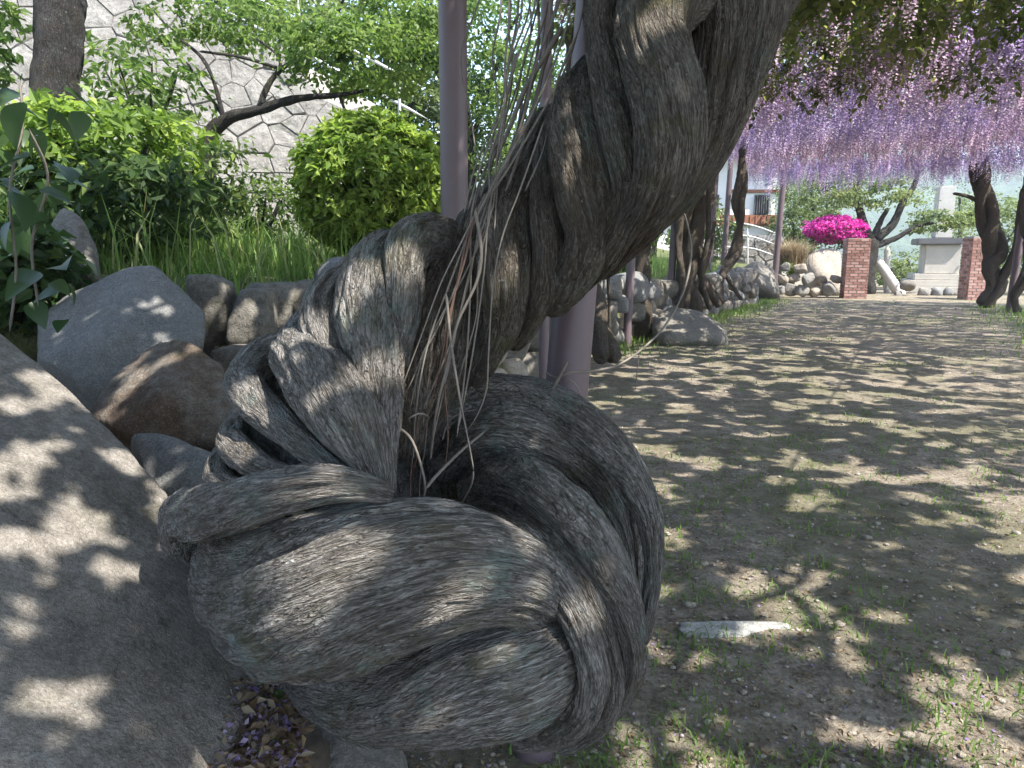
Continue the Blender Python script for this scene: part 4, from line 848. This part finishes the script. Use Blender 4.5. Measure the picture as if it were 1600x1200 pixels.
# climber with broad leaves close by on the left
cl = thing('climbing_plant', 'climbing plant with broad dark heart-shaped leaves in front of the rocks', 'plant', U(30, 520, 2.3))
for pts in ([(15, 520, 2.3), (25, 420, 2.25), (15, 300, 2.2), (35, 200, 2.2), (30, 120, 2.2)], [(60, 480, 2.4), (50, 380, 2.35), (75, 280, 2.3), (45, 200, 2.2)]):
    V, Q, g = tube(pxctrl([(*p, 2) for p in pts]), .03, 6); link('stem', mk_mesh('stem', V, Q), M['shoot'], cl)
def broad_leaf():
    bm = []; n = 9; ts = np.linspace(0, 1, n); w = np.sin(np.pi*ts**.62)**.8*.42*(1-.25*ts); w[0] = .05; w[-1] = 0.004
    V = []; 
    for t_, ww in zip(ts, w):
        bend = -.25*t_*t_
        V += [(-ww, t_, bend+ww*.28), (0, t_, bend), (ww, t_, bend+ww*.28)]
    Q = []
    for i in range(n-1): Q += [(i*3, i*3+1, i*3+4, i*3+3), (i*3+1, i*3+2, i*3+5, i*3+4)]
    return np.array(V), Q
BLV, BLQ = broad_leaf(); blm = []
for v in (.2, .5, .8):
    me = mk_mesh('leaf', BLV, BLQ, attrs={'var': np.full(len(BLV), v)}); me.materials.append(M['leaf_big']); blm.append(me)
for i in range(46):
    if i < 12: px, py, d, s = [(35, 160, 2.1, 70), (85, 185, 2.1, 60), (45, 245, 2.15, 50), (100, 140, 2.2, 45), (20, 300, 2.2, 60), (70, 345, 2.3, 50), (60, 425, 2.3, 60), (95, 415, 2.35, 50), (15, 400, 2.2, 55), (118, 400, 2.4, 45), (20, 215, 2.2, 40), (130, 175, 2.4, 40)][i]
    else: px, py, d, s = random.uniform(-20, 110), random.uniform(130, 500), random.uniform(2.2, 2.7), random.uniform(28, 50)
    o = bpy.data.objects.new('leaf', random.choice(blm)); COL.objects.link(o); o.location = U(px, py, d)
    L = s*d/FPX*1.1; o.scale = (L, L, L); o.rotation_euler = (random.uniform(-1.2, .2), random.uniform(-.5, .5), random.uniform(0, 6.28)); setpar(o, cl)

def tree(label, limbs, crowns, mat, bark='bark_dark', L=.07, W=.035, base=None, group=None, vb=.5, name='broadleaf_tree'):
    c0 = np.asarray(limbs[0][0][:3]) if limbs else base
    t = thing(name, label, 'tree', c0, group)
    for k, l in enumerate(limbs):
        rm = max(p[3] for p in l); V, Q, g = tube(l, max(.03, rm*.4), 24 if rm > .1 else 8, .5, rm*.15, .08, k+2, kc=34 if rm > .1 else 80, ka=6)
        link('trunk' if k == 0 else 'branch', mk_mesh('trunk', V, Q, attrs={'grain': g}), M[bark], t)
    a = Acc()
    for (c, r, nc, nlf) in crowns: crown(a, c, r, nc, nlf, L, W, .25, .16, vb)
    link('crown', a.mesh('crown', False), M[mat], t); return t
def W4(px, py, d, r): return tuple(np.append(U(px, py, d), r*d/FPX))
tree('dark rough-barked trunk standing by the masonry wall', [[W4(76, 330, 5.4, 36), W4(84, 180, 5.4, 34), W4(92, 60, 5.4, 35), W4(100, -80, 5.4, 34), W4(112, -300, 5.4, 30)], [W4(105, -150, 5.4, 14), W4(30, -280, 5.2, 10), W4(-40, -400, 5, 6)]],
     [(U(60, -380, 5.6), (1.6, 1.5, .9), 60, 4200), (U(-10, 40, 5.6), (.32, .4, .5), 16, 420)], 'leaf_bright', L=.085, W=.045, vb=.55)
tree('small crooked tree with a level dark branch before the pale wall', [[W4(328, 330, 6.6, 13), W4(326, 250, 6.6, 12), W4(332, 205, 6.6, 13), W4(360, 184, 6.55, 10), W4(405, 172, 6.5, 8), W4(460, 155, 6.4, 7), W4(530, 148, 6.3, 4), W4(580, 140, 6.3, 2)],
      [W4(405, 172, 6.5, 6), W4(418, 135, 6.5, 5), W4(440, 108, 6.5, 4), W4(480, 80, 6.4, 2)], [W4(350, 188, 6.55, 4), W4(335, 130, 6.5, 3), W4(315, 90, 6.5, 3), W4(280, 60, 6.5, 2)],
      [W4(352, 186, 6.55, 3), W4(320, 140, 6.6, 2), W4(290, 95, 6.6, 2)], [W4(440, 108, 6.5, 3), W4(380, 90, 6.5, 2.5), W4(310, 80, 6.5, 2)], [W4(530, 148, 6.3, 2.5), W4(540, 175, 6.3, 2), W4(546, 190, 6.3, 1)],
      [W4(440, 108, 6.5, 3), W4(432, 85, 6.5, 2), W4(400, 60, 6.5, 1.5)]],
     [(U(560, 90, 6.5), (.75, .7, .42), 46, 3000), (U(380, 30, 6.8), (.75, .7, .26), 34, 1500), (U(640, 40, 7.0), (.5, .6, .45), 30, 1600), (U(260, 40, 6.9), (.35, .4, .25), 14, 420)], 'leaf_bright', L=.06, W=.036, vb=.65)
for k, (px, py, d, rx, rz_, n) in enumerate([(430, 40, 11, 150, 95, 4200), (600, 60, 12, 130, 120, 5000), (720, 60, 13, 120, 150, 5200), (330, -60, 12, 160, 90, 3200), (860, 130, 15, 140, 150, 4600), (790, 250, 14, 110, 110, 3800), (640, 190, 13, 100, 90, 2600)]):
    c = U(px, py, d); rr = rx*d/FPX; zb = max(1.3, bankz(c[0], c[1])-.2)
    tree(['bright spreading tree over the handrail', 'leafy tree above the round azalea shrub', 'tall pale green tree behind the sun-spotted post', 'overhanging tree above the masonry wall', 'airy tree seen through the hanging shoots',
          'low green tree behind the twisted trunk', 'dense low tree filling in behind the round shrub'][k], [[(c[0]+.2, c[1]+.3, zb, .13), (c[0]+.1, c[1]+.2, (zb+c[2])/2, .10), (c[0], c[1], c[2]+.3*rr, .05)],
         [(c[0]+.1, c[1]+.2, (zb+c[2])/2, .05), (c[0]+.6*rr, c[1], c[2], .03), (c[0]+.8*rr, c[1]-.2, c[2]+.3*rr, .015)], [(c[0]+.1, c[1]+.2, (zb+c[2])/2, .05), (c[0]-.5*rr, c[1]-.3, c[2], .03), (c[0]-.8*rr, c[1]-.2, c[2]+.3*rr, .015)]],
         [(c, (rr, rr, rz_*d/FPX), 60, n)], 'leaf_bright' if k % 3 else 'leaf_far', L=.10, W=.06, group='trees on the bank', vb=.55)

# grass
def blades(acc, x, y, z, h, w, lean=.4, vb=.4):
    n = len(x); a = rng.uniform(0, 6.28, n); l = rng.uniform(.05, lean, n)*h; dx, dy = np.cos(a)*l, np.sin(a)*l; b2 = a+1.57+rng.normal(0, .4, n); wx, wy = np.cos(b2)*w/2, np.sin(b2)*w/2
    P = np.stack([np.stack([x-wx, y-wy, z], -1), np.stack([x+wx, y+wy, z], -1), np.stack([x+dx*.35+wx*.8, y+dy*.35+wy*.8, z+h*.55], -1), np.stack([x+dx*.35-wx*.8, y+dy*.35-wy*.8, z+h*.55], -1), np.stack([x+dx*1.2, y+dy*1.2, z+h*(1-.3*l/h)], -1)], 1)
    i = np.arange(n)[:, None]*5
    acc.add(P.reshape(-1, 3), quads=i+np.array([[0, 1, 2, 3]]), tris=i+np.array([[3, 2, 4]]), var=np.repeat(np.clip(vb+.22*rng.normal(size=n), 0, 1), 5))
ga = Acc(); n = 30000
tt = 2.0+rng.random(n)**1.3*5; off = .02+rng.random(n)**1.5*4.5
ex_ = np.interp(tt, range(len(EDGE)), EDGE[:, 0])-.87*off; ey_ = np.interp(tt, range(len(EDGE)), EDGE[:, 1])+.49*off
dn = fbm(np.stack([ex_*1.4, ey_*1.4, 0*ex_], -1), 2, 12); k = rng.random(n) < np.clip((dn-.28)*4, .15, 1); ex_, ey_, off = ex_[k], ey_[k], off[k]
from mathutils.kdtree import KDTree
kd = KDTree(len(BV))
for i, v in enumerate(BV): kd.insert((v[0], v[1], 0), i)
kd.balance()
def bz(xx, yy):
    r = []
    for a, b_ in zip(xx, yy):
        s = kd.find_n((a, b_, 0), 4); w = [1/(q[2]+.02) for q in s]; r.append(sum(BV[q[1]][2]*ww for q, ww in zip(s, w))/sum(w))
    return np.array(r)
zz = bz(ex_, ey_)-.03
blades(ga, ex_, ey_, zz, np.clip(.10+.13*off, .1, .38)*rng.uniform(.5, 1.2, len(ex_)), rng.uniform(.006, .013, len(ex_)), .7, .55)
k = rng.random(len(ex_)) < .10
blades(ga, ex_[k], ey_[k], zz[k], rng.uniform(.3, .6, k.sum()), rng.uniform(.008, .016, k.sum()), .9, .72)
link('bank_grass', ga.mesh('bank_grass'), M['grass'], kind='stuff')['label'] = 'long green grass growing on the bank'
gp = Acc(); n = 60000
yy = 1.3+rng.random(n)**1.7*20; xx = rng.uniform(-.5, 1.15, n)*(yy*.78+.4)+.1
dn = fbm(np.stack([xx*1.1, yy*1.1, 0*xx], -1), 3, 31); tl = fbm(np.stack([xx*6, yy*6, 0*xx], -1), 2, 32)
k = rng.random(n) < np.clip((dn-.47)*6, 0.015, 1)*np.clip((tl-.42)*7, 0.03, 1); xx, yy = xx[k], yy[k]
blades(gp, xx, yy, gz(xx, yy)-.004, rng.uniform(.014, .05, len(xx)), rng.uniform(.002, .006, len(xx))*(1+yy*.12), 1.2, .5)
# grassy strips at the edges of the path, far off
n = 10000; tq = rng.uniform(-1, 12, n); qq = np.where(rng.random(n) < .5, rng.normal(-.1, .35, n), rng.normal(6.1, .6, n)); px_ = o0[0]+ax[0]*tq+pr[0]*qq; py_ = o0[1]+ax[1]*tq+pr[1]*qq
blades(gp, px_, py_, gz(px_, py_)-.01, rng.uniform(.05, .16, n), rng.uniform(.008, .02, n), .8, .62)
link('path_grass', gp.mesh('path_grass'), M['grass'], kind='stuff')['label'] = 'thin grass tufts scattered over the earth path'
# fallen petals and litter
def scatter(n, fn, L, mat, name, label, W=.7):
    p = fn(n); N = np.array((0, 0, 1.0))+.5*rng.normal(size=(n, 3)); s = L*rng.uniform(.6, 1.3, n)
    V, T = leaf_geo(p, rdir(n)*np.array((1, 1, .25)), N, s, s*W, .15); o = link(name, mk_mesh(name, V, tris=T, attrs={'var': np.repeat(rng.random(n), 4)}), M[mat], kind='stuff'); o['label'] = label
def gpos(n):
    yy = 1.3+rng.random(n)**1.8*12; xx = rng.uniform(-.4, 1.1, n)*(yy*.78+.4); return np.stack([xx, yy, gz(xx, yy)+.004], -1)
scatter(4000, gpos, .011, 'petal', 'fallen_petals', 'fallen lilac petals strewn on the path')
scatter(16000, gpos, .020, 'litter', 'leaf_litter', 'dry leaf litter strewn on the path', .4)

pb = Acc(); n = 2600; Pp = gpos(n); IV, IF = ico(1); szs = rng.uniform(.003, .011, n)*np.where(rng.random(n) < .06, 2.0, 1)
VV = (IV[None]*(1+.35*rng.normal(size=(n, len(IV), 1)).clip(-1, 1)*.5)*szs[:, None, None]*np.array((1.2, 1, .6)))+Pp[:, None, :]
pb.add(VV.reshape(-1, 3), tris=(IF[None]+np.arange(n)[:, None, None]*len(IV)).reshape(-1, 3))
link('pebbles', pb.mesh('pebbles'), M['rock_tan'], kind='stuff')['label'] = 'small pebbles and grit on the earth path'

# ------------------------------------------------------------------ the gate end of the path
def brick_pillar(label, p, w, h, rz):
    t = thing('brick_pillar', label, 'pillar', p, 'brick gate pillars'); a = Acc(); bh, bl, m = .065, .21, .018; rows = int(h/(bh+m))
    cr, sr = math.cos(rz), math.sin(rz)
    for r in range(rows):
        z = p[2]+r*(bh+m)+bh/2
        for side in range(4):
            th = side*math.pi/2; u = -w/2+(0 if r % 2 else -bl/2)
            while u < w/2-.02:
                u0, u1 = max(u, -w/2), min(u+bl, w/2)
                if u1-u0 > .03:
                    lc = np.array(((u0+u1)/2, -w/2+.05)); ct, s_ = math.cos(th), math.sin(th); lx, ly = lc[0]*ct-lc[1]*s_, lc[0]*s_+lc[1]*ct
                    c = (p[0]+lx*cr-ly*sr, p[1]+lx*sr+ly*cr, z+random.uniform(-.002, .002)); V, Q = box_geo(c, (u1-u0-m*.5, .1+random.uniform(0, .006)+.004*(side % 2), bh), rz+th)
                    a.add(V, Q, var=np.full(8, random.random()))
                u += bl+m
    link('bricks', a.mesh('bricks', False), M['brick'], t, 'stuff')
    bevel_box('mortar_core', (p[0], p[1], p[2]+h/2-.02), (w-.03, w-.03, h-.03), M['mortar'], t, rz, .005)
brick_pillar('red brick gate pillar beside the pale boulder and magenta azalea', G(1332, 466), .62, 1.78, R(-12))
brick_pillar('red brick gate pillar behind the thick twisted trunk', G(1522, 468), .66, 1.82, R(-8))

mo = thing('stone_monument', 'pale stone monument on a stepped base beyond the gate', 'monument', UY(1480, 455, 26))
def mbox(px0, px1, py0, py1, Y, dep, mat, name, rz=R(-20), bev=.03):
    a = UY(px0, py1, Y); b_ = UY(px1, py0, Y); bevel_box(name, ((a[0]+b_[0])/2, Y+dep/2, (a[2]+b_[2])/2), (b_[0]-a[0], dep, b_[2]-a[2]), M[mat], mo, rz, bev)
mbox(1432, 1532, 448, 462, 26, 2.3, 'monument', 'step'); mbox(1440, 1524, 438, 448, 26.1, 1.95, 'monument', 'step'); mbox(1446, 1518, 428, 438, 26.2, 1.7, 'monument', 'step')
mbox(1456, 1510, 382, 428, 26.3, 1.25, 'monument', 'shaft'); mbox(1450, 1516, 372, 382, 26.2, 1.5, 'rooftile', 'cap'); mbox(1468, 1500, 290, 372, 26.5, .75, 'monument', 'upper_shaft')
rp = thing('stair_rail', 'sloping pale stone stair rail beside the left brick pillar', 'rail', UY(1400, 466, 24.5))
V, Q, g = tube([tuple(np.append(UY(1360, 395, 25), .16)), tuple(np.append(UY(1388, 432, 24.8), .17)), tuple(np.append(UY(1413, 470, 24.5), .17))], .2, 8, lobe=.05); link('sloping_rail', mk_mesh('sloping_rail', V, Q), M['monument'], rp)
V, Q, g = tube([tuple(np.append(UY(1385, 470, 25.2), .10)), tuple(np.append(UY(1386, 420, 25.2), .10)), tuple(np.append(UY(1386, 382, 25.2), .10))], .2, 10); link('end_post', mk_mesh('end_post', V, Q), M['monument'], rp)

# azalea in flower
az_ = thing('azalea', 'rounded azalea in full magenta bloom above the pale boulder', 'shrub', UY(1305, 385, 24.3))
a = Acc(); crown(a, UY(1305, 359, 24.4), (.92, .7, .42), 220, 6500, .07, .07, .85, .10, .5); link('blossom', a.mesh('blossom', False), M['magenta'], az_)
a = Acc(); crown(a, UY(1305, 370, 24.5), (.86, .65, .42), 60, 2200, .07, .035, .7, .15, .4); link('foliage', a.mesh('foliage', False), M['leaf_dark'], az_)
dg = Acc(); c = UY(1237, 402, 22.9); n = 900; xx = c[0]+rng.normal(0, .16, n); yy = c[1]+rng.normal(0, .16, n); blades(dg, xx, yy, np.full(n, c[2]-.25), rng.uniform(.5, 1.0, n), np.full(n, .02), 1.1, .5)
tag(link('dry_grass_clump', dg.mesh('dry_grass_clump'), M['drygrass']), 'dry straw-coloured grass clump on the rounded stones', 'plant')
bu = Acc(); c = UY(1236, 405, 22.7); crown(bu, c-np.array((0, 0, .2)), (.28, .3, .3), 14, 420, .07, .035); wc = thing('weed_clump', 'green weed clump growing between the rounded stones', 'plant', c-np.array((0, 0, .5))); link('foliage', bu.mesh('foliage', False), M['leaf_shrub'], wc)

def F4(px, py, Y, r): return tuple(np.append(UY(px, py, Y), r*Y/FPX))
tree('bare-limbed tree forking wide behind the left brick pillar', [[F4(1356, 466, 24.6, 13), F4(1354, 430, 24.6, 12), F4(1360, 390, 24.6, 12), F4(1365, 370, 24.6, 11)], [F4(1362, 380, 24.6, 7), F4(1348, 345, 24.6, 6), F4(1340, 310, 24.6, 5), F4(1338, 270, 24.6, 4), F4(1342, 200, 24.6, 2)],
      [F4(1365, 372, 24.6, 6), F4(1376, 345, 24.6, 4), F4(1388, 325, 24.6, 3)], [F4(1366, 376, 24.6, 7), F4(1395, 350, 24.6, 6), F4(1410, 318, 24.6, 5), F4(1428, 290, 24.6, 4), F4(1440, 240, 24.6, 2)],
      [F4(1368, 384, 24.6, 6), F4(1400, 372, 24.6, 4), F4(1430, 355, 24.6, 3), F4(1460, 348, 24.6, 2)]],
     [(UY(1375, 300, 24.8), (1.5, 1.2, .7), 26, 1500), (UY(1470, 345, 24.8), (1.3, 1.1, .4), 26, 1500), (UY(1300, 300, 25), (1.3, 1.2, .8), 30, 1800)], 'leaf_far', L=.12, W=.07, vb=.6)
for k, (px, py, Y, rx, rz_, n, lb) in enumerate([(1270, 320, 29, 80, 62, 3400, 'light green tree above the magenta azalea'), (1240, 360, 28, 40, 50, 1500, 'leaning dark-stemmed tree beside the house'), (1420, 420, 34, 42, 40, 1800, 'rounded green shrub tree in the gap of the gate'),
      (1560, 360, 27, 60, 80, 2800, 'green tree behind the right brick pillar'), (1395, 430, 29, 26, 30, 900, 'small green bush between the gate pillars'), (1500, 330, 38, 70, 55, 2600, 'hazy green tree behind the monument'), (1620, 400, 24, 50, 60, 2200, 'leafy tree right of the path'),
      (1090, 370, 22, 60, 60, 1800, 'green tree behind the row of trunks'), (960, 380, 14, 60, 80, 2600, 'green bush behind the spiral trunk'), (1020, 250, 20, 90, 120, 3400, 'tall green tree behind the twisted trunk'), (1460, 435, 40, 90, 30, 2200, 'distant hedge of green bushes')]):
    c = UY(px, py, Y); rr = rx*Y/FPX; rz_ = rz_*Y/FPX
    tree(lb, [[(c[0], c[1], c[2]-rz_*1.6-.8, .12), (c[0]+.1, c[1], c[2]-rz_*.5, .10), (c[0]-.1, c[1], c[2]+rz_*.4, .05)], [(c[0]+.1, c[1], c[2]-rz_*.5, .06), (c[0]+.4*rr, c[1]-.1, c[2]+.1, .03), (c[0]+.7*rr, c[1]-.1, c[2]+.3*rz_, .02)]],
         [(c, (rr, rr, rz_), 44, n)], 'leaf_far' if Y > 20 else 'leaf_bright', L=.13 if Y > 20 else .1, W=.08 if Y > 20 else .05, group='trees beyond the gate', vb=.6)

# house on the terrace, masonry below it, railings
ho = thing('house', 'white-walled house with dark lattice windows and brown boarding on the terrace', 'house', UY(1150, 378, 29))
def hb(px0, px1, py0, py1, Y, dep, mat, name, bev=.01, par=None):
    a = UY(px0, py1, Y); b_ = UY(px1, py0, Y); return bevel_box(name, ((a[0]+b_[0])/2, Y+dep/2, (a[2]+b_[2])/2), (b_[0]-a[0], dep, b_[2]-a[2]), M[mat], par or ho, 0, bev)
hb(1000, 1216, 240, 336, 29, 4, 'white', 'wall'); hb(998, 1218, 336, 352, 28.9, 4.1, 'wood', 'boarding'); hb(1000, 1215, 352, 400, 29.02, 4, 'white', 'base_wall')
hb(980, 1240, 232, 240, 28.2, 5.6, 'rooftile', 'eave'); hb(1000, 1220, 205, 232, 29, 4, 'rooftile', 'roof')
hb(1140, 1218, 296, 301, 28.93, .1, 'wood', 'lintel')
for (x0, x1) in ((1040, 1066), (1100, 1124), (1178, 1203)):
    w_ = hb(x0, x1, 304, 335, 28.95, .1, 'darkwood', 'window')
    nb = 7
    for k in range(nb): hb(x0+(x1-x0)*(k+.3)/nb, x0+(x1-x0)*(k+.62)/nb, 305, 334, 28.88, .06, 'rooftile', 'lattice_bar', .003, w_)
for k in range(24): hb(1000+k*9, 1008+k*9, 337, 351, 28.86, .05, 'wood', 'board', .004)
mw = thing('masonry_wall', 'pale masonry wall with bright joints below the house', 'wall', UY(1190, 410, 25.5))
og = UY(1060, 425, 25.5); w_ = UY(1222, 425, 25.5)[0]-og[0]; h_ = UY(1060, 372, 25.5)[2]-og[2]
masonry(mw, og, np.array((1.0, 0, 0)), np.array((0, 0, 1.0)), w_, h_, .36, lambda a, b_: True, M['rock_pale'], .16, .02, 9)
bevel_box('backing', (og[0]+w_/2, og[1]+.2, og[2]+h_/2-.3), (w_, .36, h_+.8), M['mortar'], mw, 0, .01)
rl = thing('railing', 'thin metal railing sloping down in front of the house', 'railing', UY(1215, 410, 25))
for k in range(3):
    V, Q, g = tube([F4(1060, 328+k*22, 25, 1.3), F4(1130, 345+k*20, 25, 1.3), F4(1175, 352+k*18, 25, 1.3), F4(1216, 366+k*18, 25, 1.3)], .3, 8); link('rail', mk_mesh('rail', V, Q), M['metal'], rl)
for px in (1080, 1122, 1168, 1214):
    y0 = 333+(px-1060)*.22; V, Q, g = tube([F4(px, y0-4, 25, 1.6), F4(px, y0+30, 25, 1.6), F4(px, y0+66, 25, 1.6)], .3, 8); link('railing_post', mk_mesh('railing_post', V, Q), M['metal'], rl)

# ------------------------------------------------------------------ small things on the ground nearby
a0, a1 = G(1035, 992), G(1245, 998); mid = (a0+a1)/2
bmV, bmF = rand_rock(301, 5, (1, 1, 1), .14, 8, 18); L = np.linalg.norm(a1-a0)
bmV = bmV*np.array((L/2, .05, .04)); an = math.atan2(a1[1]-a0[1], a1[0]-a0[0])
bmV = np.column_stack([bmV[:, 0]*math.cos(an)-bmV[:, 1]*math.sin(an), bmV[:, 0]*math.sin(an)+bmV[:, 1]*math.cos(an), bmV[:, 2]])+mid+np.array((0, 0, .004))
tag(link('edging_stone', mk_mesh('edging_stone', bmV, tris=bmF), M['rock_strip']), 'long pale stone strip set flush in the earth path', 'stone')
# soil, weeds and petals in the hollow by the big boulder
def hollow(n):
    px = 335+140*rng.random(n); py = 1060+150*rng.random(n); return np.array([U(a, b_, d) for a, b_, d in zip(px, py, 1.46-.0012*(py-1060)+.05*rng.random(n)-.15*(450-px)/110*.4)])
sl = Acc()
for k in range(5):
    V, F = rand_rock(400+k, 5, (.14, .14, .10), .16, 20, 8); sl.add(V+U(365+k*20, 1160+random.uniform(-30, 60), 1.60)-np.array((0, 0, .05)), tris=F)
tag(link('soil_heap', sl.mesh('soil_heap'), M['soilgap']), 'dark soil heap in the hollow between boulder and coil', 'soil')
scatter(650, hollow, .012, 'petal', 'petal_drift', 'drift of fallen lilac petals in the hollow beside the boulder')
scatter(500, hollow, .028, 'litter', 'hollow_litter', 'dead leaves in the hollow beside the boulder', .45)
def wd(n):
    return np.array([U(345+110*random.random(), 1060+140*random.random(), 1.44) for _ in range(n)])
wp = Acc(); P = wd(130); V, T = leaf_geo(P, rdir(130)+np.array((0, 0, .4)), rdir(130)+np.array((0, -.6, 1.0)), .026, .015); wp.add(V, tris=T, var=np.repeat(.6*rng.random(130), 4))
wq = thing('weed', 'small green weeds sprouting among petals beside the boulder', 'plant', U(400, 1150, 1.5)); link('foliage', wp.mesh('foliage', False), M['leaf_bright'], wq)

# ------------------------------------------------------------------ air
hz = bpy.data.materials.new('haze_air'); hz.use_nodes = True; hz.node_tree.nodes.clear()
ho_ = hz.node_tree.nodes.new('ShaderNodeOutputMaterial'); pv = hz.node_tree.nodes.new('ShaderNodeVolumePrincipled')
pv.inputs['Color'].default_value = (0.80, 0.90, 1.0, 1); pv.inputs['Density'].default_value = 0.0012
hz.node_tree.links.new(pv.outputs[0], ho_.inputs['Volume'])
V, Q = box_geo((0, 30, 50), (1500, 1500, 150)); link('haze', mk_mesh('haze', V, Q, smooth=False), hz, kind='stuff')
